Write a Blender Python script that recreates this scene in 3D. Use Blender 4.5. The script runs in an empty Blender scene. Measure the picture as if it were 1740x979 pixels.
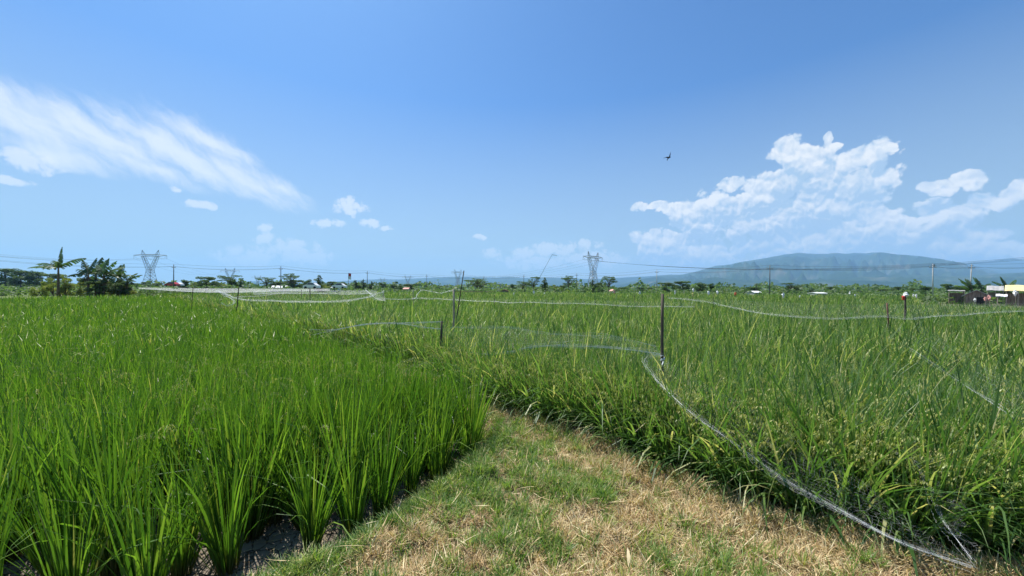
import bpy, math, random
import numpy as np
from mathutils import Vector, Matrix, noise as mnoise

random.seed(7)
RNG = np.random.default_rng(11)
SC = bpy.context.scene
COL = SC.collection
R = math.radians
PI = math.pi
MUD = -0.22          # level of the paddy mud; the top of the path is z = 0

# ------------------------------------------------------------------ camera
FPX, PW, PH = 650.0, 1740.0, 979.0
EYE = Vector((0, 0, 1.55))
cam_d = bpy.data.cameras.new('camera')
cam_d.sensor_width = 36.0
cam_d.lens = 36.0 * FPX / PW
cam_d.clip_start = 0.05
cam_d.clip_end = 60000
cam = bpy.data.objects.new('camera', cam_d)
COL.objects.link(cam)
CAMROT = Matrix.Rotation(R(90) + 1.3 / FPX, 4, 'X') @ Matrix.Rotation(0.0049, 4, 'Z')
cam.matrix_world = Matrix.Translation(EYE) @ CAMROT
SC.camera = cam
ROT3 = CAMROT.to_3x3()


def ray(px, py):
    return ROT3 @ Vector(((px - PW / 2) / FPX, -(py - PH / 2) / FPX, -1))


def at(px, py, depth):
    """world point seen at photo pixel (px, py), depth metres ahead"""
    d = ray(px, py)
    return EYE + d * (depth / d.y)


def ground(px, depth, z=MUD):
    p = at(px, 490, depth)
    return Vector((p.x, p.y, z))


def hor(px):
    return 490.8 + (px - 870) * 0.0049


# ------------------------------------------------------------------ noise (numpy)
def _hash(ix, iy, s):
    h = (ix.astype(np.int64) * 374761393 + iy.astype(np.int64) * 668265263 + s * 974634777) & 0xFFFFFFFF
    h = ((h ^ (h >> 13)) * 1274126177) & 0xFFFFFFFF
    h = h ^ (h >> 16)
    return (h & 0xFFFFFF) / float(0xFFFFFF)


def vnoise(x, y, s=0):
    ix, iy = np.floor(x), np.floor(y)
    fx, fy = x - ix, y - iy
    fx = fx * fx * (3 - 2 * fx)
    fy = fy * fy * (3 - 2 * fy)
    a, b = _hash(ix, iy, s), _hash(ix + 1, iy, s)
    c, d = _hash(ix, iy + 1, s), _hash(ix + 1, iy + 1, s)
    return (a * (1 - fx) + b * fx) * (1 - fy) + (c * (1 - fx) + d * fx) * fy


def fbm(x, y, s=0, o=4):
    t, a, n = 0, 0.5, 0
    for k in range(o):
        t = t + a * vnoise(x * 2 ** k, y * 2 ** k, s + k)
        n += a
        a *= 0.5
    return t / n


# ------------------------------------------------------------------ object helpers
def tag(o, label=None, cat=None, group=None, kind=None):
    if label: o['label'] = label
    if cat: o['category'] = cat
    if group: o['group'] = group
    if kind: o['kind'] = kind
    return o


def empty(name, loc, rz=0.0):
    o = bpy.data.objects.new(name, None)
    o.empty_display_size = 0.2
    COL.objects.link(o)
    o.location = loc
    o.rotation_euler = (0, 0, rz)
    return o


def link_mesh(name, me, parent=None):
    o = bpy.data.objects.new(name, me)
    COL.objects.link(o)
    if parent is not None: o.parent = parent
    return o


def tri_mesh(name, V, F, mats, attrs=None, uv=None, smooth=False):
    """V (n,3), F (m,k) numpy; attrs {name: per-vertex floats}"""
    me = bpy.data.meshes.new(name)
    V = np.asarray(V, dtype=np.float32)
    F = np.asarray(F, dtype=np.int32)
    k = F.shape[1]
    me.vertices.add(len(V))
    me.vertices.foreach_set('co', V.ravel())
    me.loops.add(F.size)
    me.loops.foreach_set('vertex_index', F.ravel())
    me.polygons.add(len(F))
    me.polygons.foreach_set('loop_start', np.arange(0, F.size, k, dtype=np.int32))
    me.polygons.foreach_set('use_smooth', np.full(len(F), smooth, dtype=bool))
    me.update(calc_edges=True)
    for n, a in (attrs or {}).items():
        at_ = me.attributes.new(n, 'FLOAT', 'POINT')
        at_.data.foreach_set('value', np.asarray(a, dtype=np.float32))
    if uv is not None:
        l = me.uv_layers.new(name='UVMap')
        l.data.foreach_set('uv', np.asarray(uv, dtype=np.float32)[F.ravel()].ravel())
    for m in (mats if isinstance(mats, (list, tuple)) else [mats]):
        me.materials.append(m)
    return me


class MB:
    """collects simple solids into one mesh"""
    def __init__(s):
        s.v, s.f = [], []

    def add(s, vs, fs):
        b = len(s.v)
        s.v += [tuple(v) for v in vs]
        s.f += [tuple(i + b for i in f) for f in fs]
        return s

    def box(s, c, d, rz=0.0):
        cx, cy, cz = c
        hx, hy, hz = d[0] / 2, d[1] / 2, d[2] / 2
        cs, sn = math.cos(rz), math.sin(rz)
        vs = []
        for z in (-hz, hz):
            for x, y in ((-hx, -hy), (hx, -hy), (hx, hy), (-hx, hy)):
                vs.append((cx + x * cs - y * sn, cy + x * sn + y * cs, cz + z))
        return s.add(vs, [(3, 2, 1, 0), (4, 5, 6, 7), (0, 1, 5, 4), (1, 2, 6, 5), (2, 3, 7, 6), (3, 0, 4, 7)])

    def tube(s, pts, rad, n=6, cap=True):
        pts = [Vector(p) for p in pts]
        m = len(pts)
        rr = rad if isinstance(rad, (list, tuple)) else [rad] * m
        vs, fs = [], []
        up = Vector((0, 0, 1))
        for i, p in enumerate(pts):
            t = (pts[min(i + 1, m - 1)] - pts[max(i - 1, 0)])
            if t.length < 1e-9: t = Vector((0, 0, 1))
            t.normalize()
            a = t.cross(up if abs(t.z) < 0.9 else Vector((1, 0, 0))).normalized()
            b = t.cross(a)
            for k in range(n):
                an = 2 * PI * k / n
                vs.append(p + (a * math.cos(an) + b * math.sin(an)) * rr[i])
        for i in range(m - 1):
            for k in range(n):
                k2 = (k + 1) % n
                fs.append((i * n + k, i * n + k2, (i + 1) * n + k2, (i + 1) * n + k))
        if cap:
            fs.append(tuple(range(n - 1, -1, -1)))
            fs.append(tuple((m - 1) * n + k for k in range(n)))
        return s.add(vs, fs)

    def mesh(s, name, mat, smooth=False):
        me = bpy.data.meshes.new(name)
        me.from_pydata(s.v, [], s.f)
        me.materials.append(mat)
        if smooth:
            me.polygons.foreach_set('use_smooth', [True] * len(me.polygons))
        me.update()
        return me

    def build(s, name, mat, parent=None, smooth=False):
        return link_mesh(name, s.mesh(name, mat, smooth), parent)


# ------------------------------------------------------------------ materials
def new_mat(name):
    m = bpy.data.materials.new(name)
    m.use_nodes = True
    m.node_tree.nodes.clear()
    return m, m.node_tree


def N(nt, typ, **kw):
    n = nt.nodes.new(typ)
    for k, v in kw.items():
        if k.startswith('i_'):
            n.inputs[k[2:].replace('_', ' ')].default_value = v
        else:
            setattr(n, k, v)
    return n


def ramp(nt, stops, fac=None):
    r = nt.nodes.new('ShaderNodeValToRGB')
    el = r.color_ramp.elements
    while len(el) < len(stops): el.new(0.5)
    for e, (p, c) in zip(el, stops):
        e.position = p
        e.color = (c[0], c[1], c[2], 1)
    if fac is not None: nt.links.new(fac, r.inputs[0])
    return r


def simple(name, col, rough=0.7, var=0.15, scale=8.0, metal=0.0, spec=0.3, bump=0.0, stretch=None):
    """procedural: base colour broken up with noise"""
    m, nt = new_mat(name)
    tc = N(nt, 'ShaderNodeTexCoord')
    mp = N(nt, 'ShaderNodeMapping')
    if stretch: mp.inputs['Scale'].default_value = stretch
    nt.links.new(tc.outputs['Object'], mp.inputs[0])
    nz = N(nt, 'ShaderNodeTexNoise', i_Scale=scale, i_Detail=5.0, i_Roughness=0.6)
    nt.links.new(mp.outputs[0], nz.inputs['Vector'])
    lo = [max(0, c * (1 - var * 1.6)) for c in col]
    hi = [min(1, c * (1 + var * 1.6)) for c in col]
    r = ramp(nt, [(0.3, lo), (0.7, hi)], nz.outputs['Fac'])
    p = N(nt, 'ShaderNodeBsdfPrincipled', i_Roughness=rough, i_Metallic=metal)
    p.inputs['Specular IOR Level'].default_value = spec
    nt.links.new(r.outputs[0], p.inputs['Base Color'])
    if bump:
        b = N(nt, 'ShaderNodeBump', i_Strength=bump, i_Distance=0.02)
        nt.links.new(nz.outputs['Fac'], b.inputs['Height'])
        nt.links.new(b.outputs[0], p.inputs['Normal'])
    o = N(nt, 'ShaderNodeOutputMaterial')
    nt.links.new(p.outputs[0], o.inputs[0])
    return m


def leaf_mat(name, stops, base_col, base_to=0.3, trans=0.35, rough=0.45, spec=0.35, tboost=1.5, attr='tint', patch=0.0):
    """plant tissue; `tint` picks the blade's own colour, `along` its place from root to tip"""
    m, nt = new_mat(name)
    a = N(nt, 'ShaderNodeAttribute', attribute_name=attr)
    fac = a.outputs['Fac']
    if patch:
        tc = N(nt, 'ShaderNodeTexCoord')
        nz = N(nt, 'ShaderNodeTexNoise', i_Scale=0.22, i_Detail=3.0)
        nt.links.new(tc.outputs['Object'], nz.inputs['Vector'])
        ma = N(nt, 'ShaderNodeMath', operation='MULTIPLY_ADD')
        nt.links.new(nz.outputs['Fac'], ma.inputs[0])
        ma.inputs[1].default_value = patch
        sub = N(nt, 'ShaderNodeMath', operation='SUBTRACT')
        nt.links.new(a.outputs['Fac'], sub.inputs[0])
        sub.inputs[1].default_value = patch * 0.5
        nt.links.new(sub.outputs[0], ma.inputs[2])
        fac = ma.outputs[0]
    r = ramp(nt, stops, fac)
    al = N(nt, 'ShaderNodeAttribute', attribute_name='along')
    mr = N(nt, 'ShaderNodeMapRange')
    mr.inputs['From Min'].default_value = base_to * 0.3
    mr.inputs['From Max'].default_value = base_to
    nt.links.new(al.outputs['Fac'], mr.inputs['Value'])
    mx = N(nt, 'ShaderNodeMix', data_type='RGBA')
    nt.links.new(mr.outputs[0], mx.inputs[0])
    mx.inputs[6].default_value = (*base_col, 1)
    nt.links.new(r.outputs[0], mx.inputs[7])
    p = N(nt, 'ShaderNodeBsdfPrincipled', i_Roughness=rough)
    p.inputs['Specular IOR Level'].default_value = spec
    nt.links.new(mx.outputs[2], p.inputs['Base Color'])
    t = N(nt, 'ShaderNodeBsdfTranslucent')
    hs = N(nt, 'ShaderNodeMix', data_type='RGBA', blend_type='MULTIPLY')
    hs.inputs[0].default_value = 1
    nt.links.new(mx.outputs[2], hs.inputs[6])
    hs.inputs[7].default_value = (tboost * 1.05, tboost * 1.15, tboost * 0.5, 1)
    nt.links.new(hs.outputs[2], t.inputs['Color'])
    ms = N(nt, 'ShaderNodeMixShader')
    ms.inputs[0].default_value = trans
    nt.links.new(p.outputs[0], ms.inputs[1])
    nt.links.new(t.outputs[0], ms.inputs[2])
    o = N(nt, 'ShaderNodeOutputMaterial')
    nt.links.new(ms.outputs[0], o.inputs[0])
    return m


M_LEFT = leaf_mat('young_rice_leaf', [(0.0, (0.026, 0.075, 0.010)), (0.4, (0.068, 0.15, 0.017)), (0.75, (0.14, 0.24, 0.03)),
                                      (0.93, (0.20, 0.28, 0.045)), (0.99, (0.32, 0.31, 0.12))], (0.10, 0.10, 0.035), 0.22, trans=0.40, tboost=1.65, patch=0.25)
M_RIGHT = leaf_mat('ripening_rice_leaf', [(0.0, (0.03, 0.075, 0.016)), (0.4, (0.065, 0.135, 0.032)), (0.72, (0.13, 0.20, 0.055)),
                                          (0.88, (0.20, 0.26, 0.08)), (0.97, (0.42, 0.38, 0.20))], (0.12, 0.085, 0.035), 0.3, trans=0.38, tboost=2.0, patch=0.3)
M_PANICLE = leaf_mat('rice_grain', [(0.0, (0.20, 0.27, 0.06)), (0.5, (0.33, 0.38, 0.10)), (1.0, (0.52, 0.48, 0.19))], (0.2, 0.24, 0.05), 0.1, trans=0.25, tboost=1.2)
M_GRASS = leaf_mat('verge_grass', [(0.0, (0.07, 0.15, 0.035)), (0.5, (0.15, 0.25, 0.05)), (1.0, (0.36, 0.38, 0.12))], (0.15, 0.17, 0.06), 0.2, trans=0.35, tboost=1.6)
M_STRAW = leaf_mat('dry_grass', [(0.0, (0.30, 0.18, 0.09)), (0.5, (0.58, 0.42, 0.21)), (1.0, (0.78, 0.67, 0.42))], (0.3, 0.22, 0.1), 0.2, trans=0.2, tboost=1.0, rough=0.7)
M_TREE = [leaf_mat('tree_foliage_%s' % k, [(0.0, a), (0.5, b), (1.0, c)], b, 0.01, trans=0.38, tboost=1.5, rough=0.6)
          for k, a, b, c in (('dark', (0.035, 0.07, 0.028), (0.06, 0.11, 0.04), (0.10, 0.15, 0.055)),
                             ('green', (0.045, 0.085, 0.035), (0.08, 0.13, 0.05), (0.13, 0.18, 0.07)),
                             ('olive', (0.10, 0.14, 0.03), (0.20, 0.24, 0.055), (0.34, 0.34, 0.10)))]
M_BANANA = leaf_mat('banana_leaf', [(0.0, (0.035, 0.08, 0.024)), (0.6, (0.075, 0.15, 0.04)), (1.0, (0.12, 0.08, 0.045))], (0.05, 0.10, 0.02), 0.05, trans=0.25, tboost=1.2)
M_BARK = simple('bark', (0.10, 0.08, 0.06), 0.9, 0.3, 6)
M_BSTEM = simple('banana_stem', (0.13, 0.10, 0.06), 0.8, 0.35, 5)
M_WOOD = simple('weathered_bamboo', (0.09, 0.075, 0.055), 0.85, 0.3, 30, stretch=(1, 1, 0.1), bump=0.4)
M_PALEWOOD = simple('pale_bamboo', (0.34, 0.29, 0.22), 0.8, 0.3, 30, stretch=(1, 1, 0.1), bump=0.3)
M_CONC = simple('pole_concrete', (0.42, 0.41, 0.38), 0.85, 0.12, 3)
M_DARKPOLE = simple('dark_pole', (0.13, 0.13, 0.125), 0.8, 0.15, 3)
M_STEEL = simple('galvanised_steel', (0.30, 0.31, 0.33), 0.55, 0.1, 2, metal=0.4)
M_CABLE = simple('cable', (0.06, 0.065, 0.07), 0.6, 0.1, 1)
M_WHITE = simple('white_paint', (0.75, 0.75, 0.73), 0.6, 0.06, 3)
M_BAG = simple('white_plastic_bag', (0.80, 0.80, 0.76), 0.4, 0.1, 12)
M_YCLOTH = simple('yellow_cloth', (0.62, 0.55, 0.18), 0.8, 0.12, 12)
M_RED = simple('red_cloth', (0.55, 0.06, 0.04), 0.8, 0.12, 12)
M_PINK = simple('pink_cloth', (0.65, 0.33, 0.28), 0.8, 0.12, 12)
M_TARP = simple('yellow_tarpaulin', (0.70, 0.57, 0.28), 0.6, 0.14, 1.3)
M_TILE = simple('roof_tile', (0.30, 0.13, 0.08), 0.85, 0.2, 4)
M_GREYROOF = simple('asbestos_roof', (0.34, 0.33, 0.31), 0.8, 0.2, 2)
M_WALL = simple('plaster_wall', (0.55, 0.52, 0.46), 0.85, 0.12, 1.5)
M_PLANK = simple('old_planks', (0.20, 0.165, 0.13), 0.9, 0.35, 3, stretch=(6, 6, 0.5))
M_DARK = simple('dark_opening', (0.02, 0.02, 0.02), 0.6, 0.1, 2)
M_GLASS = simple('window_glass', (0.03, 0.04, 0.05), 0.08, 0.05, 1, spec=0.6)
M_RUBBER = simple('tyre_rubber', (0.02, 0.02, 0.02), 0.8, 0.1, 5)
M_CARRED = simple('red_car_paint', (0.45, 0.03, 0.02), 0.25, 0.04, 2, spec=0.5)
M_CARWHITE = simple('white_car_paint', (0.78, 0.78, 0.78), 0.25, 0.03, 2, spec=0.5)
M_BIRD = simple('black_feathers', (0.012, 0.013, 0.016), 0.6, 0.2, 20)
M_THREAD = simple('nylon_thread', (0.70, 0.72, 0.71), 0.5, 0.12, 3)


def net_mat(name, cover, cell=0.035, col=(0.82, 0.84, 0.82)):
    """nylon mesh: a real square grid of threads from the UVs (metres), holes are transparent"""
    m, nt = new_mat(name)
    uv = N(nt, 'ShaderNodeUVMap')
    nz = N(nt, 'ShaderNodeTexNoise', i_Scale=2.2, i_Detail=3.0)
    nt.links.new(uv.outputs[0], nz.inputs['Vector'])
    sx = N(nt, 'ShaderNodeSeparateXYZ')
    sc_ = N(nt, 'ShaderNodeVectorMath', operation='SCALE')
    sc_.inputs['Scale'].default_value = 1.0 / cell
    nt.links.new(uv.outputs[0], sc_.inputs[0])
    nt.links.new(sc_.outputs[0], sx.inputs[0])
    outs = []
    for ax in 'XY':
        fr = N(nt, 'ShaderNodeMath', operation='FRACT')
        nt.links.new(sx.outputs[ax], fr.inputs[0])
        lt = N(nt, 'ShaderNodeMath', operation='LESS_THAN')
        nt.links.new(fr.outputs[0], lt.inputs[0])
        lt.inputs[1].default_value = cover / 2
        outs.append(lt.outputs[0])
    mxx = N(nt, 'ShaderNodeMath', operation='MAXIMUM')
    nt.links.new(outs[0], mxx.inputs[0])
    nt.links.new(outs[1], mxx.inputs[1])
    # the net hangs in bunches: where it is gathered the threads stand closer
    rp = ramp(nt, [(0.38, (0.45, 0.45, 0.45)), (0.68, (1, 1, 1))], nz.outputs['Fac'])
    mul = N(nt, 'ShaderNodeMath', operation='MULTIPLY')
    nt.links.new(mxx.outputs[0], mul.inputs[0])
    nt.links.new(rp.outputs[0], mul.inputs[1])
    d = N(nt, 'ShaderNodeBsdfDiffuse')
    d.inputs['Color'].default_value = (*col, 1)
    t2 = N(nt, 'ShaderNodeBsdfTranslucent')
    t2.inputs['Color'].default_value = (*col, 1)
    dm = N(nt, 'ShaderNodeMixShader')
    dm.inputs[0].default_value = 0.45
    nt.links.new(d.outputs[0], dm.inputs[1])
    nt.links.new(t2.outputs[0], dm.inputs[2])
    tr = N(nt, 'ShaderNodeBsdfTransparent')
    ms = N(nt, 'ShaderNodeMixShader')
    nt.links.new(mul.outputs[0], ms.inputs[0])
    nt.links.new(tr.outputs[0], ms.inputs[1])
    nt.links.new(dm.outputs[0], ms.inputs[2])
    o = N(nt, 'ShaderNodeOutputMaterial')
    nt.links.new(ms.outputs[0], o.inputs[0])
    return m


M_NET_THIN = net_mat('thin_netting', 0.035, 0.02)
M_NET_MID = net_mat('gathered_netting', 0.22)
M_NET_FAR = net_mat('spread_netting', 0.62, col=(0.9, 0.9, 0.9))


def mud_mat():
    m, nt = new_mat('cracked_mud')
    tc = N(nt, 'ShaderNodeTexCoord')
    n1 = N(nt, 'ShaderNodeTexNoise', i_Scale=2.5, i_Detail=6.0, i_Roughness=0.65)
    nt.links.new(tc.outputs['Object'], n1.inputs['Vector'])
    r = ramp(nt, [(0.3, (0.11, 0.085, 0.062)), (0.5, (0.20, 0.165, 0.125)), (0.72, (0.30, 0.255, 0.20))], n1.outputs['Fac'])
    vo = N(nt, 'ShaderNodeTexVoronoi', feature='DISTANCE_TO_EDGE', i_Scale=11.0)
    ds = N(nt, 'ShaderNodeVectorMath', operation='MULTIPLY_ADD')
    nt.links.new(n1.outputs['Color'], ds.inputs[0])
    ds.inputs[1].default_value = (0.12, 0.12, 0.12)
    nt.links.new(tc.outputs['Object'], ds.inputs[2])
    nt.links.new(ds.outputs[0], vo.inputs['Vector'])
    cr = ramp(nt, [(0.0, (0.12, 0.12, 0.12)), (0.045, (1, 1, 1))], vo.outputs['Distance'])
    mx = N(nt, 'ShaderNodeMix', data_type='RGBA', blend_type='MULTIPLY')
    mx.inputs[0].default_value = 0.8
    nt.links.new(r.outputs[0], mx.inputs[6])
    nt.links.new(cr.outputs[0], mx.inputs[7])
    # far away the same sheet is grassy farmland
    sp = N(nt, 'ShaderNodeSeparateXYZ')
    nt.links.new(tc.outputs['Object'], sp.inputs[0])
    ln = N(nt, 'ShaderNodeVectorMath', operation='LENGTH')
    nt.links.new(tc.outputs['Object'], ln.inputs[0])
    far = N(nt, 'ShaderNodeMapRange')
    far.inputs['From Min'].default_value = 70
    far.inputs['From Max'].default_value = 100
    nt.links.new(ln.outputs['Value'], far.inputs['Value'])
    n2 = N(nt, 'ShaderNodeTexNoise', i_Scale=0.012, i_Detail=8.0)
    nt.links.new(tc.outputs['Object'], n2.inputs['Vector'])
    g = ramp(nt, [(0.35, (0.045, 0.09, 0.025)), (0.5, (0.10, 0.16, 0.035)), (0.65, (0.16, 0.19, 0.06))], n2.outputs['Fac'])
    mx2 = N(nt, 'ShaderNodeMix', data_type='RGBA')
    nt.links.new(far.outputs[0], mx2.inputs[0])
    nt.links.new(mx.outputs[2], mx2.inputs[6])
    nt.links.new(g.outputs[0], mx2.inputs[7])
    p = N(nt, 'ShaderNodeBsdfPrincipled', i_Roughness=0.9)
    p.inputs['Specular IOR Level'].default_value = 0.2
    nt.links.new(mx2.outputs[2], p.inputs['Base Color'])
    b = N(nt, 'ShaderNodeBump', i_Strength=0.7, i_Distance=0.02)
    nt.links.new(cr.outputs[0], b.inputs['Height'])
    nt.links.new(b.outputs[0], p.inputs['Normal'])
    o = N(nt, 'ShaderNodeOutputMaterial')
    nt.links.new(p.outputs[0], o.inputs[0])
    return m


def path_mat():
    m, nt = new_mat('trodden_earth')
    tc = N(nt, 'ShaderNodeTexCoord')
    n1 = N(nt, 'ShaderNodeTexNoise', i_Scale=7.0, i_Detail=8.0, i_Roughness=0.7)
    nt.links.new(tc.outputs['Object'], n1.inputs['Vector'])
    r = ramp(nt, [(0.3, (0.12, 0.085, 0.05)), (0.5, (0.21, 0.155, 0.09)), (0.7, (0.32, 0.25, 0.15))], n1.outputs['Fac'])
    p = N(nt, 'ShaderNodeBsdfPrincipled', i_Roughness=0.95)
    p.inputs['Specular IOR Level'].default_value = 0.15
    nt.links.new(r.outputs[0], p.inputs['Base Color'])
    b = N(nt, 'ShaderNodeBump', i_Strength=1.0, i_Distance=0.03)
    nt.links.new(n1.outputs['Fac'], b.inputs['Height'])
    nt.links.new(b.outputs[0], p.inputs['Normal'])
    o = N(nt, 'ShaderNodeOutputMaterial')
    nt.links.new(p.outputs[0], o.inputs[0])
    return m


# ------------------------------------------------------------------ layout of the land
R_EDGE = [(8, 1.7), (3.3, 2.2), (2.5, 2.33), (1.95, 2.75), (1.35, 3.45), (0.85, 4.16), (0.05, 4.95), (-0.68, 5.72), (-1.32, 6.7),
          (-3.2, 8.6), (-5.2, 10.8), (-10.1, 15.5), (-20.2, 25.4), (-42.2, 47.3)]
L_EDGE = [(-42.4, 47.1), (-20.45, 25.15), (-10.45, 15.15), (-5.65, 10.35), (-3.75, 8.0), (-1.88, 6.2), (-1.15, 5.33), (-0.25, 4.4), (-0.15, 4.1),
          (-0.36, 3.6), (-0.56, 3.2), (-0.76, 2.75), (-1.0, 2.4), (-1.35, 2.05), (-2.2, 1.2), (-6, -2.0), (-9, -7)]
BUND = np.array(R_EDGE + L_EDGE + [(9, -7)], dtype=float)


def sdist(x, y, poly=BUND):
    """signed distance to a polygon, positive inside"""
    x = np.asarray(x, float); y = np.asarray(y, float)
    best = np.full(x.shape, 1e9)
    inside = np.zeros(x.shape, bool)
    n = len(poly)
    for i in range(n):
        ax, ay = poly[i]
        bx, by = poly[(i + 1) % n]
        dx, dy = bx - ax, by - ay
        t = np.clip(((x - ax) * dx + (y - ay) * dy) / (dx * dx + dy * dy), 0, 1)
        best = np.minimum(best, np.hypot(x - ax - t * dx, y - ay - t * dy))
        c = (ay > y) != (by > y)
        with np.errstate(divide='ignore', invalid='ignore'):
            xi = (bx - ax) * (y - ay) / (by - ay if by != ay else 1e-12) + ax
        inside ^= c & (x < xi)
    return np.where(inside, best, -best)


def edge_dist(x, y, pts):
    best = np.full(np.shape(x), 1e9)
    for (ax, ay), (bx, by) in zip(pts[:-1], pts[1:]):
        dx, dy = bx - ax, by - ay
        t = np.clip(((x - ax) * dx + (y - ay) * dy) / (dx * dx + dy * dy), 0, 1)
        best = np.minimum(best, np.hypot(x - ax - t * dx, y - ay - t * dy))
    return best


def land_z(x, y):
    d = sdist(x, y) + (fbm(x * 3, y * 3, 5, 3) - 0.5) * 0.16
    t = np.clip((d + 0.16) / 0.26, 0, 1)
    t = t * t * (3 - 2 * t)
    near = np.clip(1 - (np.hypot(x, y) - 10) / 10, 0, 1)
    bumps = (fbm(x * 5, y * 5, 9, 4) - 0.5) * 0.09 * t + (fbm(x * 6, y * 6, 19, 3) - 0.5) * 0.045
    return MUD * (1 - t) - 0.01 + bumps * near, t


def spaced(lo_fine, hi_fine, step, lo, hi, g=1.09):
    mid = list(np.arange(lo_fine, hi_fine + 1e-6, step))
    up, s = [], step
    v = hi_fine
    while v < hi:
        s *= g
        v = min(v + s, hi)
        up.append(v)
    dn, s = [], step
    v = lo_fine
    while v > lo:
        s *= g
        v = max(v - s, lo)
        dn.append(v)
    return np.array(dn[::-1] + mid + up)


def build_land():
    xs = spaced(-3.6, 4.2, 0.04, -15000, 15000)
    ys = spaced(0.6, 7.2, 0.04, -1500, 14500)
    X, Y = np.meshgrid(xs, ys)
    Z, T = land_z(X, Y)
    V = np.stack([X.ravel(), Y.ravel(), Z.ravel()], 1)
    nx, ny = len(xs), len(ys)
    i = np.arange(nx - 1)[None, :] + nx * np.arange(ny - 1)[:, None]
    F = np.stack([i, i + 1, i + 1 + nx, i + nx], -1).reshape(-1, 4)
    t = T.ravel()[F].mean(1)
    for name, mask, mat in (('ground', t <= 0.12, mud_mat()), ('path', t > 0.12, path_mat())):
        f = F[mask]
        used, inv = np.unique(f.ravel(), return_inverse=True)
        me = tri_mesh(name, V[used], inv.reshape(-1, 4), mat, smooth=True)
        tag(link_mesh(name, me), kind='structure')


build_land()


# ------------------------------------------------------------------ blades
def blades(base, az, L, lean, bend, w, seg, tint, power=1.3, twist=0.0, flat=0.25):
    """many tapering curved blades as one vertex/face array. all args are arrays of length n"""
    n = len(L)
    s = np.linspace(0, 1, seg + 1)
    sm = (s[1:] + s[:-1]) / 2
    th = lean[:, None] + bend[:, None] * sm[None, :] ** power
    step = (L / seg)[:, None]
    h = np.concatenate([np.zeros((n, 1)), np.cumsum(np.sin(th) * step, 1)], 1)
    z = np.concatenate([np.zeros((n, 1)), np.cumsum(np.cos(th) * step, 1)], 1)
    ca, sa = np.cos(az)[:, None], np.sin(az)[:, None]
    cx = base[:, 0:1] + h * ca
    cy = base[:, 1:2] + h * sa
    cz = base[:, 2:3] + z
    wp = np.clip(np.minimum(0.45 + 2.2 * s, 1.0) * np.clip((1 - s) * 2.1, 0, 1) ** 0.75, 0, 1)[None, :] * w[:, None] / 2
    tw = (np.asarray(twist) * np.ones(n))[:, None] + 0.0 * s[None, :]
    px, py = -np.sin(az[:, None] + tw), np.cos(az[:, None] + tw)
    Lx, Ly = cx - px * wp, cy - py * wp
    Rx, Ry = cx + px * wp, cy + py * wp
    m = seg + 1
    V = np.empty((n, 2 * seg + 1, 3))
    V[:, 0:2 * seg:2, 0], V[:, 0:2 * seg:2, 1], V[:, 0:2 * seg:2, 2] = Lx[:, :seg], Ly[:, :seg], cz[:, :seg]
    V[:, 1:2 * seg:2, 0], V[:, 1:2 * seg:2, 1], V[:, 1:2 * seg:2, 2] = Rx[:, :seg], Ry[:, :seg], cz[:, :seg]
    V[:, 2 * seg, 0], V[:, 2 * seg, 1], V[:, 2 * seg, 2] = cx[:, seg], cy[:, seg], cz[:, seg]
    tri = []
    for k in range(seg - 1):
        a = 2 * k
        tri += [(a, a + 1, a + 3), (a, a + 3, a + 2)]
    tri.append((2 * seg - 2, 2 * seg - 1, 2 * seg))
    tri = np.array(tri)
    F = (tri[None] + (np.arange(n) * (2 * seg + 1))[:, None, None]).reshape(-1, 3)
    al = np.empty((n, 2 * seg + 1))
    al[:, 0:2 * seg:2] = s[:seg]
    al[:, 1:2 * seg:2] = s[:seg]
    al[:, 2 * seg] = 1
    ti = np.repeat(tint[:, None], 2 * seg + 1, 1)
    return V.reshape(-1, 3), F, ti.ravel(), al.ravel()


def cat(parts):
    V, F, T, A, b = [], [], [], [], 0
    for v, f, t, a in parts:
        V.append(v); F.append(f + b); T.append(t); A.append(a)
        b += len(v)
    return np.concatenate(V), np.concatenate(F), np.concatenate(T), np.concatenate(A)


def blade_mesh(name, parts, mat):
    V, F, T, A = cat(parts)
    return tri_mesh(name, V, F, mat, {'tint': T, 'along': A})


def U(a, b, n):
    return RNG.uniform(a, b, n)


def tints(n, straw=0.03, lo=0.05, hi=0.85):
    t = RNG.beta(2.2, 2.2, n) * (hi - lo) + lo
    k = RNG.random(n) < straw
    t[k] = U(0.92, 1.0, k.sum())
    return t


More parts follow.
